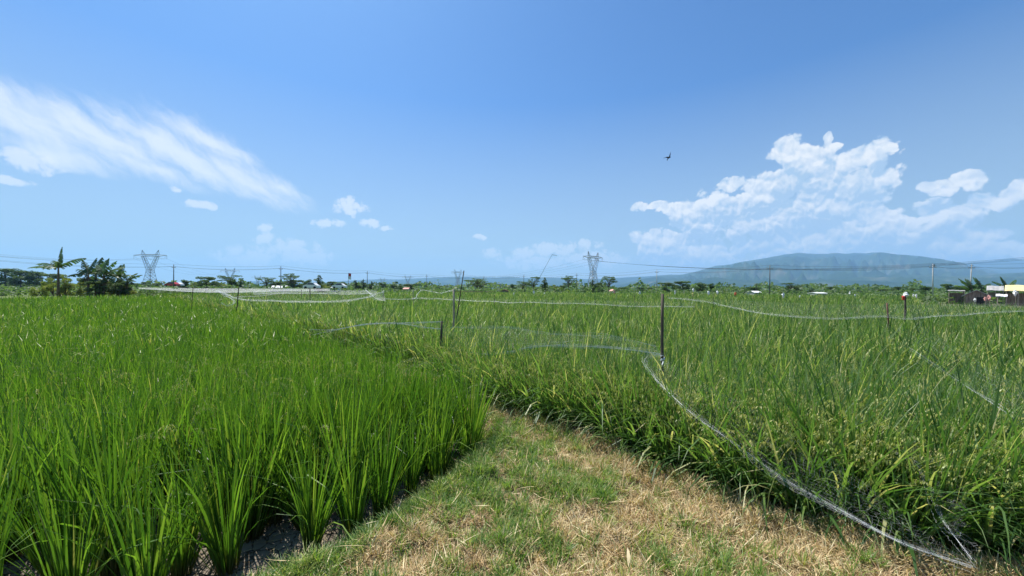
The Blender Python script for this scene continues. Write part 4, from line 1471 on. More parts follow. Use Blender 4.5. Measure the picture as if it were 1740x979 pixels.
# ------------------------------------------------------------------ banana plants
def banana_leaf(L, W, az, el, droop, rnd, tint=0.5):
    """a long torn blade on a midrib"""
    n = 14
    p = Vector((0, 0, 0)); line = [p.copy()]; dirs = []
    for i in range(n):
        f = (i + .5) / n
        e2 = el - droop * f ** 1.4
        d = Vector((math.cos(az) * math.cos(e2), math.sin(az) * math.cos(e2), math.sin(e2)))
        dirs.append(d)
        p = p + d * (L / n)
        line.append(p.copy())
    dirs.append(dirs[-1])
    side = Vector((-math.sin(az), math.cos(az), 0))
    V, F, T, A = [], [], [], []
    W = W * 1.6
    def wd(f): return W / 2 * max(0.02, math.sin(PI * min(1, 0.06 + f * .93)) ** 0.55) if f > .12 else W * .04
    for s in (-1, 1):
        for i in range(n):
            tear = rnd.uniform(-.25, .15)
            upn = side.cross(dirs[i]) * -1
            b = len(V)
            f0, f1 = i / n, (i + 1) / n
            g = rnd.uniform(0.02, 0.12)
            lift = rnd.uniform(-1.0, -.35)
            for (q, f, sh) in ((line[i], f0, g), (line[i + 1], f1, -g)):
                V.append(q); T.append(tint); A.append(1)
                w = wd(f + sh * .1)
                V.append(q + dirs[i] * (sh * L / n) + side * s * w * (1 + tear * .2) + Vector((0, 0, 1)) * (lift * w))
                T.append(min(1, tint + (0.5 if rnd.random() < .2 else 0))); A.append(1)
            F.append((b, b + 1, b + 3, b + 2))
    return V, F, T, A, line


def banana(px, D, hpx_stem, leaves, label, lean=0.0, rad=0.16, seed=1, ground_z=MUD, skirt=True):
    """leaves: (screen angle from right, in degrees; length m; droop; depth angle)"""
    rnd = random.Random(seed)
    g = ground(px, D, ground_z)
    top = at(px, hpx_stem + 2, D)
    h = top.z - ground_z
    e = empty('banana_plant', g)
    m = MB()
    m.tube([(-lean, 0, -0.05), (-lean * .6, 0, h * .3), (-lean * .2, 0, h * .7), (0, 0, h)], [rad * 1.25, rad * 1.1, rad * .9, rad * .6], 8)
    m.build('stem', M_BSTEM, e, smooth=True)
    extra = [(rnd.choice((rnd.uniform(10, 60), rnd.uniform(120, 170))), rnd.uniform(.25, .42) * h, .6, rnd.uniform(.9, 1.6), rnd.uniform(-1.2, 1.2), rnd.uniform(.45, .85)) for _ in range(7)]
    extra += [(rnd.choice((-50, -60, 230, 240)), rnd.uniform(.2, .32) * h, .4, .4, rnd.uniform(-1.2, 1.2), rnd.uniform(.7, .98)) for _ in range(5)]
    if not skirt: extra = []
    for (ang, L, W, droop, dep, at_h) in [(*l, 1.0) for l in leaves] + extra:
        a = R(ang)
        el = math.asin(max(-1, min(1, math.sin(a))))
        az = dep if math.cos(a) >= 0 else PI - dep
        if 72 < ang < 108: az = PI / 2 + dep * .4      # upright leaves show their face
        V, F, T, A, line = banana_leaf(L, W, az, el, droop, rnd, rnd.uniform(.1, .7))
        if at_h < 1 and droop == .4: T = [0.95] * len(T)
        V = [v + Vector((0, 0, h * at_h - 0.1)) for v in V]
        me = tri_mesh('leaf', np.array([tuple(v) for v in V]), np.array(F), M_BANANA, {'tint': np.array(T), 'along': np.array(A)})
        lf = link_mesh('leaf', me, e)
        MB().tube([v + Vector((0, 0, h * at_h - 0.1 - .015)) for v in line], [0.05] + [0.035] * 8 + [0.015] * 6, 4).build('midrib', M_BSTEM, lf)
    tag(e, label, 'banana plant', 'banana plants')
    return e


G = 62
banana(99, G, 453, [(152, 4.6, .8, 0.8, .15), (163, 3.9, .75, .75, -.3), (132, 3.6, .7, 1.1, .5), (100, 2.4, .5, .15, .1), (84, 3.6, .36, .1, .1), (42, 4.5, .85, .8, .1), (30, 3.2, .7, .6, -.4), (60, 2.6, .6, 1.5, -.8)],
       'tallest banana plant standing alone left of the thicket', seed=2, skirt=False)
banana(150, G, 464, [(140, 2.8, .7, .9, .2), (165, 2.6, .7, .9, -.4), (115, 3.0, .7, .5, .4), (100, 3.1, .7, .5, -.3), (60, 3.0, .7, .7, .3), (30, 2.6, .7, 1.0, -.2), (200, 2.0, .6, .8, .1)],
       'banana plant at the left of the dense thicket', seed=3)
banana(163, G + 1.5, 463, [(130, 2.8, .7, .7, .2), (105, 3.2, .75, .4, .6), (85, 3.0, .7, .4, -.6), (70, 3.3, .75, .6, .2), (45, 2.8, .7, .9, -.3), (20, 2.4, .6, .9, .5), (-10, 2.0, .6, .9, .2), (190, 2.0, .6, .9, .2)],
       'banana plant in the middle of the dense thicket', seed=4)
banana(176, G - 1, 465, [(120, 2.6, .7, .6, .3), (92, 2.9, .7, .5, -.2), (70, 3.0, .75, .7, .2), (50, 2.9, .7, .8, .7), (30, 2.9, .7, .7, -.2), (10, 2.5, .6, .8, .2), (-20, 2.2, .6, .7, .2)],
       'banana plant at the right of the dense thicket', seed=5)
banana(200, G + 2, 468, [(130, 2.0, .6, .8, .2), (95, 2.2, .6, .4, .2), (75, 2.6, .7, .5, .3), (50, 2.3, .6, .9, -.3), (25, 2.6, .7, .8, .1), (5, 2.2, .6, .8, -.5)],
       'rightmost tall banana plant with leaves bent down to the right', seed=6)
banana(216, G + 1, 474, [(110, 1.9, .5, .8, .2), (60, 2.0, .5, .8, .2), (45, 2.3, .6, .8, .3), (15, 2.2, .5, .8, -.3), (-15, 2.0, .5, .7, .1)],
       'small banana plant at the right end of the group', seed=7)
for bx, by, ls, lb, sd in ((1652, 489, [(150, 2.0, .5, .5, .2), (120, 2.4, .5, .5, .4), (100, 1.8, .5, .6, -.4), (75, 2.0, .5, .5, .2), (50, 2.0, .5, .8, .4), (180, 2.0, .5, .2, .2)], 'banana plant with stiff leaves behind the hut ridge', 8),
                           (1668, 488, [(140, 1.8, .5, .7, .2), (100, 2.0, .5, .5, .3), (75, 2.2, .5, .6, .2), (45, 2.2, .5, .9, .2), (15, 2.0, .5, .9, .2)], 'banana plant just right of the hut ridge', 9),
                           (1712, 487, [(160, 2.6, .5, .6, .2), (135, 2.2, .5, .6, .3), (105, 2.0, .5, .3, .4), (75, 2.1, .5, .4, .2), (50, 2.3, .5, .5, .2), (20, 2.2, .5, .6, .2)], 'banana plant rising behind the yellow tarpaulin', 10)):
    banana(bx, 60, by, ls, lb, seed=sd, rad=.12)


# ------------------------------------------------------------------ huts and houses
def gable(name, label, px0, px1, peak_y, eave_y, D, depth, roofm, wallm, door=True, group=None, over=0.3, windows=0, catg='hut', ridge_across=False, thick=0.08):
    a, b = at(px0, eave_y, D), at(px1, eave_y, D)
    pk = at((px0 + px1) / 2, peak_y, D).z - MUD
    ev = (a.z + b.z) / 2 - MUD
    hx = (a.x + b.x) / 2
    face = math.atan2(hx, D) if abs(hx) > 25 and D < 70 else 0.0
    w = (b.x - a.x) * math.cos(face)
    e = empty(name, (hx, D, MUD), -face)
    hw = w / 2 - over
    wl = MB()
    if not ridge_across:      # gable faces the camera
        sl = (pk - ev) / (w / 2)
        ew = ev + over * sl - thick
        wl.add([(-hw, 0.2, 0), (hw, 0.2, 0), (hw, 0.2, ew), (0, 0.2, pk - thick), (-hw, 0.2, ew),
                (-hw, depth, 0), (hw, depth, 0), (hw, depth, ew), (0, depth, pk - thick), (-hw, depth, ew)],
               [(0, 1, 2, 3, 4), (9, 8, 7, 6, 5), (1, 6, 7, 2), (5, 0, 4, 9), (0, 5, 6, 1), (2, 7, 8, 3), (4, 3, 8, 9)])
        wl.build('wall', wallm, e)
        for s, nm in ((-1, 'roof'), (1, 'roof')):
            m = MB()
            x0, z0, x1, z1 = 0.0, pk, s * w / 2, ev
            m.add([(x0, 0, z0), (x1, 0, z1), (x1, depth + .2, z1), (x0, depth + .2, z0), (x0, 0, z0 - thick), (x1, 0, z1 - thick), (x1, depth + .2, z1 - thick), (x0, depth + .2, z0 - thick)],
                  [(0, 1, 2, 3), (7, 6, 5, 4), (0, 4, 5, 1), (1, 5, 6, 2), (2, 6, 7, 3), (3, 7, 4, 0)])
            m.build(nm, roofm, e)
        if door:
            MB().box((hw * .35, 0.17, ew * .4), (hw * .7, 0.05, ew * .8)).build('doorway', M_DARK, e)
    else:
        ew = ev - thick
        wl.box((0, depth / 2, ew / 2), (2 * hw, depth - 2 * over, ew))
        wl.build('wall', wallm, e)
        m = MB()
        x0, x1 = -w / 2, w / 2
        for s in (0, 1):
            y0 = -0.1 if s == 0 else depth + .1
            ym = depth / 2
            m.add([(x0, y0, ev - .05), (x1, y0, ev - .05), (x1, ym, pk), (x0, ym, pk), (x0, y0, ev - .05 - thick), (x1, y0, ev - .05 - thick), (x1, ym, pk - thick), (x0, ym, pk - thick)],
                  [(0, 1, 2, 3), (7, 6, 5, 4), (0, 4, 5, 1), (1, 5, 6, 2), (2, 6, 7, 3), (3, 7, 4, 0)])
        m.build('roof', roofm, e)
        for k in range(windows):
            x = -hw + 2 * hw * (k + .5) / windows
            MB().box((x, over - 0.02, ew * .5), (min(1.0, hw * .5), 0.05, ew * .4)).build('window', M_GLASS, e)
    tag(e, label, catg, group)
    return e


hut = gable('field_hut', 'low dark plank hut with a pale ridged roof at the right field edge', 1633, 1686, 492.5, 503, 46, 4.0, M_GREYROOF, M_PLANK)
# flat lean-to roof strip left of it and the frame behind
def flat_shed(px0, px1, y0, y1, D, depth, label, roofm, posts=3, wall=None, catg='shed', nm='open_shed', slope=0.0):
    a, b = at(px0, y0, D), at(px1, y0, D)
    z = (a.z + b.z) / 2 - MUD
    zf = at((px0 + px1) / 2, y1, D).z - MUD
    hx = (a.x + b.x) / 2
    face = math.atan2(hx, D)
    w = (b.x - a.x) * math.cos(face)
    e = empty(nm, (hx, D, MUD), -face)
    m = MB()
    th = 0.05
    n = 14
    vs = []
    for i in range(n + 1):
        x = -w / 2 + w * i / n
        wob = 0.012 * math.sin(i * 1.7) + 0.03 * math.sin(i * .45)
        for yy, zz in ((0, zf), (depth, z)):
            vs += [(x, yy + 0, zz + wob), (x, yy, zz + wob - th)]
    fs = []
    for i in range(n):
        o, q = i * 4, (i + 1) * 4
        fs += [(o, q, q + 2, o + 2), (o + 1, o + 3, q + 3, q + 1), (o, o + 1, q + 1, q), (o + 2, q + 2, q + 3, o + 3)]
    fs += [(0, 2, 3, 1), (n * 4, n * 4 + 1, n * 4 + 3, n * 4 + 2)]
    m.add(vs, fs)
    m.build('roof', roofm, e)
    for i in range(posts):
        x = -w / 2 + 0.1 + (w - .2) * i / max(1, posts - 1)
        MB().tube([(x, 0.1, -0.05), (x + .03, 0.1, zf - 0.09)], 0.045, 6).build('post', M_PALEWOOD, e)
        MB().tube([(x, depth - .1, -0.05), (x, depth - .1, z - 0.12)], 0.045, 6).build('post', M_WOOD, e)
    if wall:
        MB().box((0, depth * .75, (zf - .3) / 2), (w - .3, 0.06, zf - .3)).build('wall', wall, e)
    tag(e, label, catg)
    return e


flat_shed(1610, 1640, 493.0, 494.2, 50, 2.5, 'flat pale lean to roof left of the dark hut', M_GREYROOF, 2, M_PLANK)
flat_shed(1676, 1706, 485.5, 493.5, 52, 3.0, 'open bamboo frame roof between the dark hut and yellow tarpaulin', M_GREYROOF, 3, M_PLANK)
ts = flat_shed(1706, 1775, 484.2, 494.5, 44, 2.6, 'shelter roofed with a sunlit pale yellow tarpaulin at the right edge', M_TARP, 4, M_PLANK)
flat_shed(1692, 1712, 500.0, 503.5, 42, 1.2, 'small white sheet laid over poles beside the hut', M_WHITE, 2, None)
scare(1725, 498, 42, .5, M_BAG, 'white sack hanging under the yellow tarpaulin edge', nm='hanging_sack', cat_='sack')
# houses and sheds along the tree line
GH = 'buildings along the far tree line'
gable('shed', 'long low white shed under the mountain summit', 1388, 1407, 496.8, 498.0, 92, 3, M_WHITE, M_WALL, group=GH, ridge_across=True, windows=2, over=.15, catg='shed')
gable('house', 'reddish roofed brown hut right of the wide umbrella tree', 848, 866, 491.5, 495.5, 98, 4, M_TILE, M_PLANK, group=GH)
gable('house', 'long white roofed house under the hazy umbrella trees at left', 455, 482, 485.5, 488.5, 150, 6, M_WHITE, M_WALL, group=GH, ridge_across=True, windows=3, catg='house')
gable('house', 'small white house right of the upright dark tree', 560, 572, 486.5, 489.0, 150, 5, M_WHITE, M_WHITE, group=GH, ridge_across=True, windows=2, catg='house')
gable('house', 'small pink roofed house at left of the fourth pole', 684, 694, 488.8, 491, 190, 5, M_PINK, M_WALL, group=GH, ridge_across=True, windows=1, catg='house')
gable('house', 'pale roofed house below the pair of palms', 1282, 1296, 494.5, 497.0, 130, 5, M_WHITE, M_WALL, group=GH, ridge_across=True, windows=2, catg='house')
gable('house', 'small tiled house right of the central pylon foot', 1040, 1048, 491.5, 494.5, 130, 4, M_PINK, M_WALL, group=GH, catg='house')
# low reddish wall strip
a = at(768, 494, 120); b = at(842, 494, 120)
w_ = MB(); w_.box((0, 0, 0.45), (b.x - a.x, 0.15, 0.9))
o = w_.build('boundary_wall', simple('laterite_wall', (0.34, 0.2, 0.13), .9, .3, 1.5)); o.location = ((a.x + b.x) / 2, 120, MUD)
tag(o, 'low reddish boundary wall behind the leaning stick', 'wall')


def vehicle(px, y, D, L, Hc, paint, label, roofm=None, rz=0.0):
    g = ground(px, D, at(px, y, D).z)
    e = empty('parked_car', g, rz)
    prof = [(-.5, .18), (-.5, .55), (-.42, .62), (-.3, .68), (-.16, 1.0), (.2, 1.0), (.36, .66), (.48, .58), (.5, .2)]
    wd = 1.7
    vs = []
    for s in (-1, 1):
        for x, z in prof: vs.append((x * L, s * wd / 2 * (0.86 if z > .8 else 1), z * Hc))
    n = len(prof)
    fs = [tuple(range(n)), tuple(range(2 * n - 1, n - 1, -1))] + [(i, i + n, (i + 1) % n + n, (i + 1) % n) for i in range(n)]
    MB().add(vs, fs).build('body', paint, e)
    for s in (-1, 1):
        MB().add([(-.27 * L, s * (wd / 2 + .01), .70 * Hc), (.3 * L, s * (wd / 2 + .01), .70 * Hc), (.19 * L, s * (wd / 2 * .87 + .01), .95 * Hc), (-.15 * L, s * (wd / 2 * .87 + .01), .95 * Hc)], [(0, 1, 2, 3)]).build('side_window', M_GLASS, e)
        for x in (-.31, .31):
            MB().tube([(x * L, s * wd / 2 - .1, .32), (x * L, s * wd / 2 + .04, .32)], .32, 12).build('wheel', M_RUBBER, e)
    if roofm:
        MB().box((-.02 * L, 0, Hc * 1.03), (.4 * L, wd * .8, .12)).build('roof_rack', roofm, e)
    tag(e, label, 'car', 'vehicles on the far road')
    return e


vehicle(293, 487.0, 132, 4.2, 1.5, M_CARRED, 'red car with a white roof load parked left of the light green tree', M_WHITE)
vehicle(301, 486.9, 138, 4.0, 1.5, M_CARWHITE, 'white car hard against the red one at left', None)
vehicle(530, 491.0, 95, 3.6, 1.5, M_CARWHITE, 'white car behind the knobbly headed post', None)
vehicle(577, 490.5, 120, 4.2, 1.6, M_CARWHITE, 'white car right of the small white house', None)
# flag
f0 = at(592, 480, 150)
e = empty('flag', (f0.x, f0.y, MUD))
ht = at(592, 464, 150).z - MUD
MB().tube([(0, 0, 0), (0, 0, ht)], [.09, .05], 6).build('flagpole', M_PALEWOOD, e)


def flagpart(nm, mat, z0, z1):
    m = MB()
    n = 8
    vs = []
    for i in range(n + 1):
        x = 1.0 * i / n
        yy = .18 * math.sin(i * 1.1)
        vs += [(x, yy, z1 - .25 * x), (x, yy, z0 - .25 * x), (x, yy + .03, z1 - .25 * x), (x, yy + .03, z0 - .25 * x)]
    fs = []
    for i in range(n):
        o, q = 4 * i, 4 * (i + 1)
        fs += [(o, o + 1, q + 1, q), (o + 2, q + 2, q + 3, o + 3), (o, q, q + 2, o + 2), (o + 1, o + 3, q + 3, q + 1)]
    m.add(vs, fs).build(nm, mat, e)


flagpart('red_half', M_RED, ht - 1.2, ht)
flagpart('white_half', M_WHITE, ht - 2.4, ht - 1.205)
tag(e, 'red over white flag above the trees at left of centre', 'flag')

# ------------------------------------------------------------------ bird
bc = at(1137, 268, 16)
e = empty('bird', bc)
body = MB()
body.tube([(-.075, 0, -.055), (-.05, 0, -.035), (0, 0, 0), (.04, 0, .02), (.06, 0, .03), (.075, 0, .035)], [.006, .02, .026, .02, .014, .003], 8)
body.build('body', M_BIRD, e, smooth=True)
def wing(tip, mid, root0, root1, nm):
    m = MB()
    r0, r1, md, tp = Vector(root0), Vector(root1), Vector(mid), Vector(tip)
    q = md + (r1 - r0) * .8
    up = Vector((0, -.006, 0.004))
    vs = [r0, r1, q, md, tp]
    m.add([v + up for v in vs] + [v - up for v in vs], [(0, 1, 2, 3), (3, 2, 4), (8, 7, 6, 5), (9, 7, 8), (0, 5, 6, 1), (1, 6, 7, 2), (2, 7, 9, 4), (4, 9, 8, 3), (3, 8, 5, 0)])
    m.build(nm, M_BIRD, e)
wing((-.235, .02, -.02), (-.09, .0, .035), (.035, 0, .02), (-.035, 0, -.02), 'wing')
wing((.085, .05, .26), (.055, .0, .12), (.035, 0, .02), (-.02, 0, -.01), 'wing')
m = MB()
m.add([(-.06, 0, -.045), (-.05, .004, -.03), (-.115, 0, -.12), (-.085, .004, -.10), (-.06, 0, -.13)], [(0, 1, 3), (0, 3, 2), (1, 4, 3)])
m.build('tail', M_BIRD, e)
tag(e, 'small black bird with raised wings flying in the blue sky', 'bird')

# a dead leaf and a bent straw on the near path
lf = at(1079, 968, 2.05)
V, F, T, A = blades(np.array([[0, 0, 0.0]]), np.array([1.4]), np.array([0.12]), np.array([0.9]), np.array([0.5]), np.array([0.022]), 6, np.array([0.8]))
lx, ly = 0.66, 2.12
o = link_mesh('fallen_leaf', tri_mesh('fallen_leaf', V, F, M_STRAW, {'tint': T, 'along': A}))
o.location = (lx, ly, float(land_z(np.array([lx]), np.array([ly]))[0][0]) + 0.02)
tag(o, 'pale dry leaf lying at the bottom edge of the path', 'leaf')


# ------------------------------------------------------------------ hills
def hill_mat(name, cols, scale):
    m, nt = new_mat(name)
    tc = N(nt, 'ShaderNodeTexCoord')
    n1 = N(nt, 'ShaderNodeTexNoise', i_Scale=scale, i_Detail=8.0, i_Roughness=0.6)
    nt.links.new(tc.outputs['Object'], n1.inputs['Vector'])
    r = ramp(nt, [(0.35, cols[0]), (0.55, cols[1]), (0.68, cols[2])], n1.outputs['Fac'])
    p = N(nt, 'ShaderNodeBsdfPrincipled', i_Roughness=1.0)
    p.inputs['Specular IOR Level'].default_value = 0.0
    nt.links.new(r.outputs[0], p.inputs['Base Color'])
    o = N(nt, 'ShaderNodeOutputMaterial')
    nt.links.new(p.outputs[0], o.inputs[0])
    return m


def hill(name, pts, D, foot, mat, seed, ridge=0.25, nx=260, ny=34):
    xs = np.array([p[0] for p in pts], float); ys = np.array([p[1] for p in pts], float)
    px = np.linspace(xs[0], xs[-1], nx)
    yy = np.interp(px, xs, ys)
    V = []
    back = D + (D - foot) * 0.6
    for j in range(ny):
        f = j / (ny - 1)
        if f <= 0.75:
            t = f / 0.75
            dep = foot + (D - foot) * t
            prof = t ** 1.25
        else:
            t = (f - .75) / .25
            dep = D + (back - D) * t
            prof = (1 - t) ** 1.1
        for i in range(nx):
            top = at(px[i], yy[i], D)
            H = max(0, top.z - MUD)
            x = top.x * dep / D
            nv = mnoise.fractal(Vector((x / 900, dep / 1500, seed)), 0.9, 2.1, 6)
            rg = 1 - abs(mnoise.noise(Vector((x / 700 + nv * .5, dep / 2600, seed + 5)))) * 2
            k = math.sin(PI * min(1, prof)) * (1 - prof) ** 0.6 * 1.5 if f <= .75 else 0
            cn = mnoise.fractal(Vector((px[i] * .06, seed, 0)), 1, 2, 4) * 0.012
            z = MUD - 3 + H * (prof * (1 + cn) + k * ridge * (rg - .5) * .6 + k * ridge * nv * .3) + 3 * min(1, prof * 20)
            if f <= .75: z = min(z, EYE.z + (top.z - EYE.z) * dep / D * (1.0 if f > .74 else .985))
            V.append((x, dep, z))
    i = np.arange(nx - 1)[None, :] + nx * np.arange(ny - 1)[:, None]
    F = np.stack([i, i + 1, i + 1 + nx, i + nx], -1).reshape(-1, 4)
    o = link_mesh(name, tri_mesh(name, np.array(V), F, mat, smooth=True))
    tag(o, kind='structure')
    return o


HM1 = hill_mat('mountain_forest', [(0.012, 0.03, 0.016), (0.03, 0.055, 0.025), (0.10, 0.10, 0.07)], 0.0016)
HM2 = hill_mat('far_hill_forest', [(0.012, 0.03, 0.016), (0.025, 0.045, 0.022), (0.05, 0.07, 0.04)], 0.0010)
hill('mountain', [(980, 492), (1030, 486), (1060, 481), (1120, 468), (1160, 466), (1183, 461), (1215, 451), (1240, 449), (1262, 444), (1300, 438), (1320, 434), (1340, 430), (1356, 428.5), (1380, 430), (1405, 430), (1415, 428.5),
                  (1435, 430), (1452, 428.5), (1472, 429.5), (1482, 428), (1500, 428), (1515, 430.5), (1560, 434), (1590, 438), (1620, 443), (1640, 447.5), (1660, 452), (1740, 468), (1850, 486)], 10000, 4300, HM1, 2.0, 0.62)
hill('hills', [(1560, 475), (1600, 458), (1640, 447.2), (1655, 444.5), (1680, 443.5), (1700, 440), (1712, 438.2), (1740, 440), (1800, 444), (1900, 452)], 12600, 7500, HM2, 7.0, 0.2, nx=120)
hill('far_hills', [(330, 490), (380, 482), (410, 478), (440, 477.5), (500, 481), (560, 479), (600, 476), (640, 474.5), (680, 474.5), (720, 472), (760, 470.5), (790, 470), (830, 471), (850, 471), (866, 469.5), (890, 472), (930, 471),
                   (960, 472), (1000, 474), (1030, 473), (1060, 471), (1100, 469), (1140, 466), (1200, 470), (1280, 480)], 12000, 7600, HM2, 4.0, 0.2)
hill('foothills', [(1060, 489), (1150, 486), (1230, 481), (1300, 477), (1380, 474), (1450, 472), (1500, 468), (1540, 466), (1600, 469), (1680, 466), (1740, 462), (1850, 462)], 6000, 3200, HM1, 9.0, 0.7, nx=180)


# ------------------------------------------------------------------ haze
hz = MB()
hz.box((0, 7200, 570), (33000, 19600, 1144))
m, nt = new_mat('haze_air')
pv = N(nt, 'ShaderNodeVolumePrincipled')
HAZE_D = 7.6e-5
pv.inputs['Density'].default_value = HAZE_D
pv.inputs['Color'].default_value = (0.36, 0.63, 1.0, 1)
pv.inputs['Anisotropy'].default_value = 0.1
mo = N(nt, 'ShaderNodeOutputMaterial')
nt.links.new(pv.outputs[0], mo.inputs['Volume'])
tag(hz.build('haze', m), 'pale blue air softening the distance', 'haze', kind='stuff')

# ------------------------------------------------------------------ sky, clouds, sun
SUN_EL, SUN_AZ = R(60), R(-38)          # azimuth clockwise from the view direction (+Y)
world = bpy.data.worlds.new('World')
SC.world = world
world.use_nodes = True
nt = world.node_tree
nt.nodes.clear()
L_ = nt.links.new


def wmath(op, a, b=None, c=None, clamp=False):
    n = nt.nodes.new('ShaderNodeMath')
    n.operation = op
    n.use_clamp = clamp
    for i, v in enumerate((a, b, c)):
        if v is None: continue
        if isinstance(v, (int, float)): n.inputs[i].default_value = v
        else: L_(v, n.inputs[i])
    return n.outputs[0]


def wrange(v, a, b, c=0.0, d=1.0, smooth=True):
    n = nt.nodes.new('ShaderNodeMapRange')
    if smooth: n.interpolation_type = 'SMOOTHSTEP'
    L_(v, n.inputs['Value'])
    for k, x in (('From Min', a), ('From Max', b), ('To Min', c), ('To Max', d)): n.inputs[k].default_value = x
    return n.outputs[0]


def wmix(f, a, b, mode='MIX'):
    n = nt.nodes.new('ShaderNodeMix')
    n.data_type = 'RGBA'
    n.blend_type = mode
    for s, v in ((0, f), (6, a), (7, b)):
        if isinstance(v, (int, float)): n.inputs[s].default_value = v
        elif isinstance(v, tuple): n.inputs[s].default_value = (*v, 1)
        else: L_(v, n.inputs[s])
    return n.outputs[2]


sky = nt.nodes.new('ShaderNodeTexSky')
sky.sky_type = 'NISHITA'
sky.sun_disc = False
sky.sun_elevation = SUN_EL
sky.sun_rotation = SUN_AZ
sky.altitude = 50
sky.air_density = 1.0
sky.dust_density = 1.0
sky.ozone_density = 2.0
tc = nt.nodes.new('ShaderNodeTexCoord')
sep = nt.nodes.new('ShaderNodeSeparateXYZ')
L_(tc.outputs['Generated'], sep.inputs[0])
azn = wmath('ARCTAN2', sep.outputs['X'], sep.outputs['Y'])
eln = wmath('ARCSINE', sep.outputs['Z'])
comb = nt.nodes.new('ShaderNodeCombineXYZ')
L_(azn, comb.inputs[0])
L_(eln, comb.inputs[1])
P = comb.outputs[0]      # (azimuth, elevation) on the sky, radians


def azel(px, py):
    d = ray(px, py).normalized()
    return math.atan2(d.x, d.y), math.asin(d.z)


def blob(vec, px, py, rx, ry, rot=0.0):
    """soft ellipse on the sky centred where the cloud stands"""
    a0, e0 = azel(px, py)
    a1 = azel(px + rx * .5, py)[0]; a2 = azel(px - rx * .5, py)[0]
    b1 = azel(px, py - ry * .5)[1]; b2 = azel(px, py + ry * .5)[1]
    mp = nt.nodes.new('ShaderNodeMapping')
    mp.vector_type = 'TEXTURE'
    mp.inputs['Location'].default_value = (a0, e0, 0)
    mp.inputs['Rotation'].default_value = (0, 0, rot)
    mp.inputs['Scale'].default_value = (max(1e-4, a1 - a2), max(1e-4, b1 - b2), 1)
    L_(vec, mp.inputs[0])
    g = nt.nodes.new('ShaderNodeTexGradient')
    g.gradient_type = 'SPHERICAL'
    L_(mp.outputs[0], g.inputs[0])
    return g.outputs['Fac']


CUM = [(1345, 268, 48, 44), (1380, 285, 62, 46), (1420, 300, 60, 50), (1340, 310, 70, 48), (1300, 330, 75, 40), (1245, 318, 36, 22), (1225, 345, 70, 34), (1160, 355, 50, 16), (1110, 352, 44, 13), (1200, 375, 90, 34),
       (1508, 252, 36, 30), (1478, 270, 56, 32), (1430, 285, 60, 36), (1480, 300, 70, 34), (1410, 238, 15, 17), (1422, 250, 13, 12),
       (1400, 345, 130, 48), (1300, 375, 140, 44), (1480, 385, 150, 40), (1640, 308, 50, 24), (1600, 318, 50, 18), (1740, 322, 44, 26), (1690, 340, 70, 22),
       (1590, 365, 100, 34), (1560, 395, 120, 36), (1660, 402, 70, 22), (1130, 410, 80, 26), (1170, 430, 120, 30), (1330, 410, 130, 36), (1450, 415, 150, 34), (1610, 425, 150, 26), (1720, 425, 90, 24)]
SMALL = [(340, 349, 34, 12), (558, 382, 34, 13), (633, 381, 26, 12), (658, 389, 12, 7), (596, 352, 36, 22), (452, 388, 20, 11), (450, 405, 26, 14), (505, 420, 60, 18), (430, 436, 90, 24), (520, 436, 70, 20),
         (836, 430, 24, 11), (815, 405, 14, 6), (890, 430, 34, 13), (930, 425, 40, 16), (960, 425, 26, 18), (998, 416, 34, 12), (910, 445, 90, 18), (300, 322, 18, 7), (20, 308, 50, 13), (60, 275, 70, 26), (1010, 440, 80, 20),
         (1360, 445, 170, 20)]


def smax(outs, k=0.06):
    n0 = len(outs)
    while len(outs) > 1:
        nxt = []
        for i in range(0, len(outs) - 1, 2):
            nxt.append(wmath('SMOOTH_MAX', outs[i], outs[i + 1], k))
        if len(outs) % 2: nxt.append(outs[-1])
        outs = nxt
    # a smooth maximum of many zeros is not zero: take that floor away again
    return wmath('MAXIMUM', wmath('SUBTRACT', outs[0], floor_of(n0, k)), 0.0)


def floor_of(n, k):
    vals = [0.0] * n
    while len(vals) > 1:
        nxt = []
        for i in range(0, len(vals) - 1, 2):
            a, b = vals[i], vals[i + 1]
            h = max(k - abs(a - b), 0.0) / k
            nxt.append(max(a, b) + h * h * h * k / 6.0)
        if len(vals) % 2: nxt.append(vals[-1])
        vals = nxt
    return vals[0] * 1.02


def puff(vec, scale):
    """round bumps with creases between them"""
    v = nt.nodes.new('ShaderNodeTexVoronoi')
    v.voronoi_dimensions = '2D'
    v.inputs['Scale'].default_value = scale
    L_(vec, v.inputs['Vector'])
    return wmath('SUBTRACT', 1.0, wmath('MULTIPLY', wmath('MULTIPLY', v.outputs['Distance'], v.outputs['Distance']), 1.9))


def fnoise(vec, scale, detail, rough=0.6):
    n = nt.nodes.new('ShaderNodeTexNoise')
    n.noise_dimensions = '2D'
    n.inputs['Scale'].default_value = scale
    n.inputs['Detail'].default_value = detail
    n.inputs['Roughness'].default_value = rough
    L_(vec, n.inputs['Vector'])
    return n.outputs['Fac']


def billow(vec, s):
    a = wmath('ADD', wmath('MULTIPLY', puff(vec, s), 0.40), wmath('MULTIPLY', puff(vec, s * 2.1), 0.25))
    return wmath('ADD', a, wmath('ADD', wmath('MULTIPLY', puff(vec, s * 4.6), 0.13), wmath('MULTIPLY', fnoise(vec, s * 0.9, 6), 0.45)))


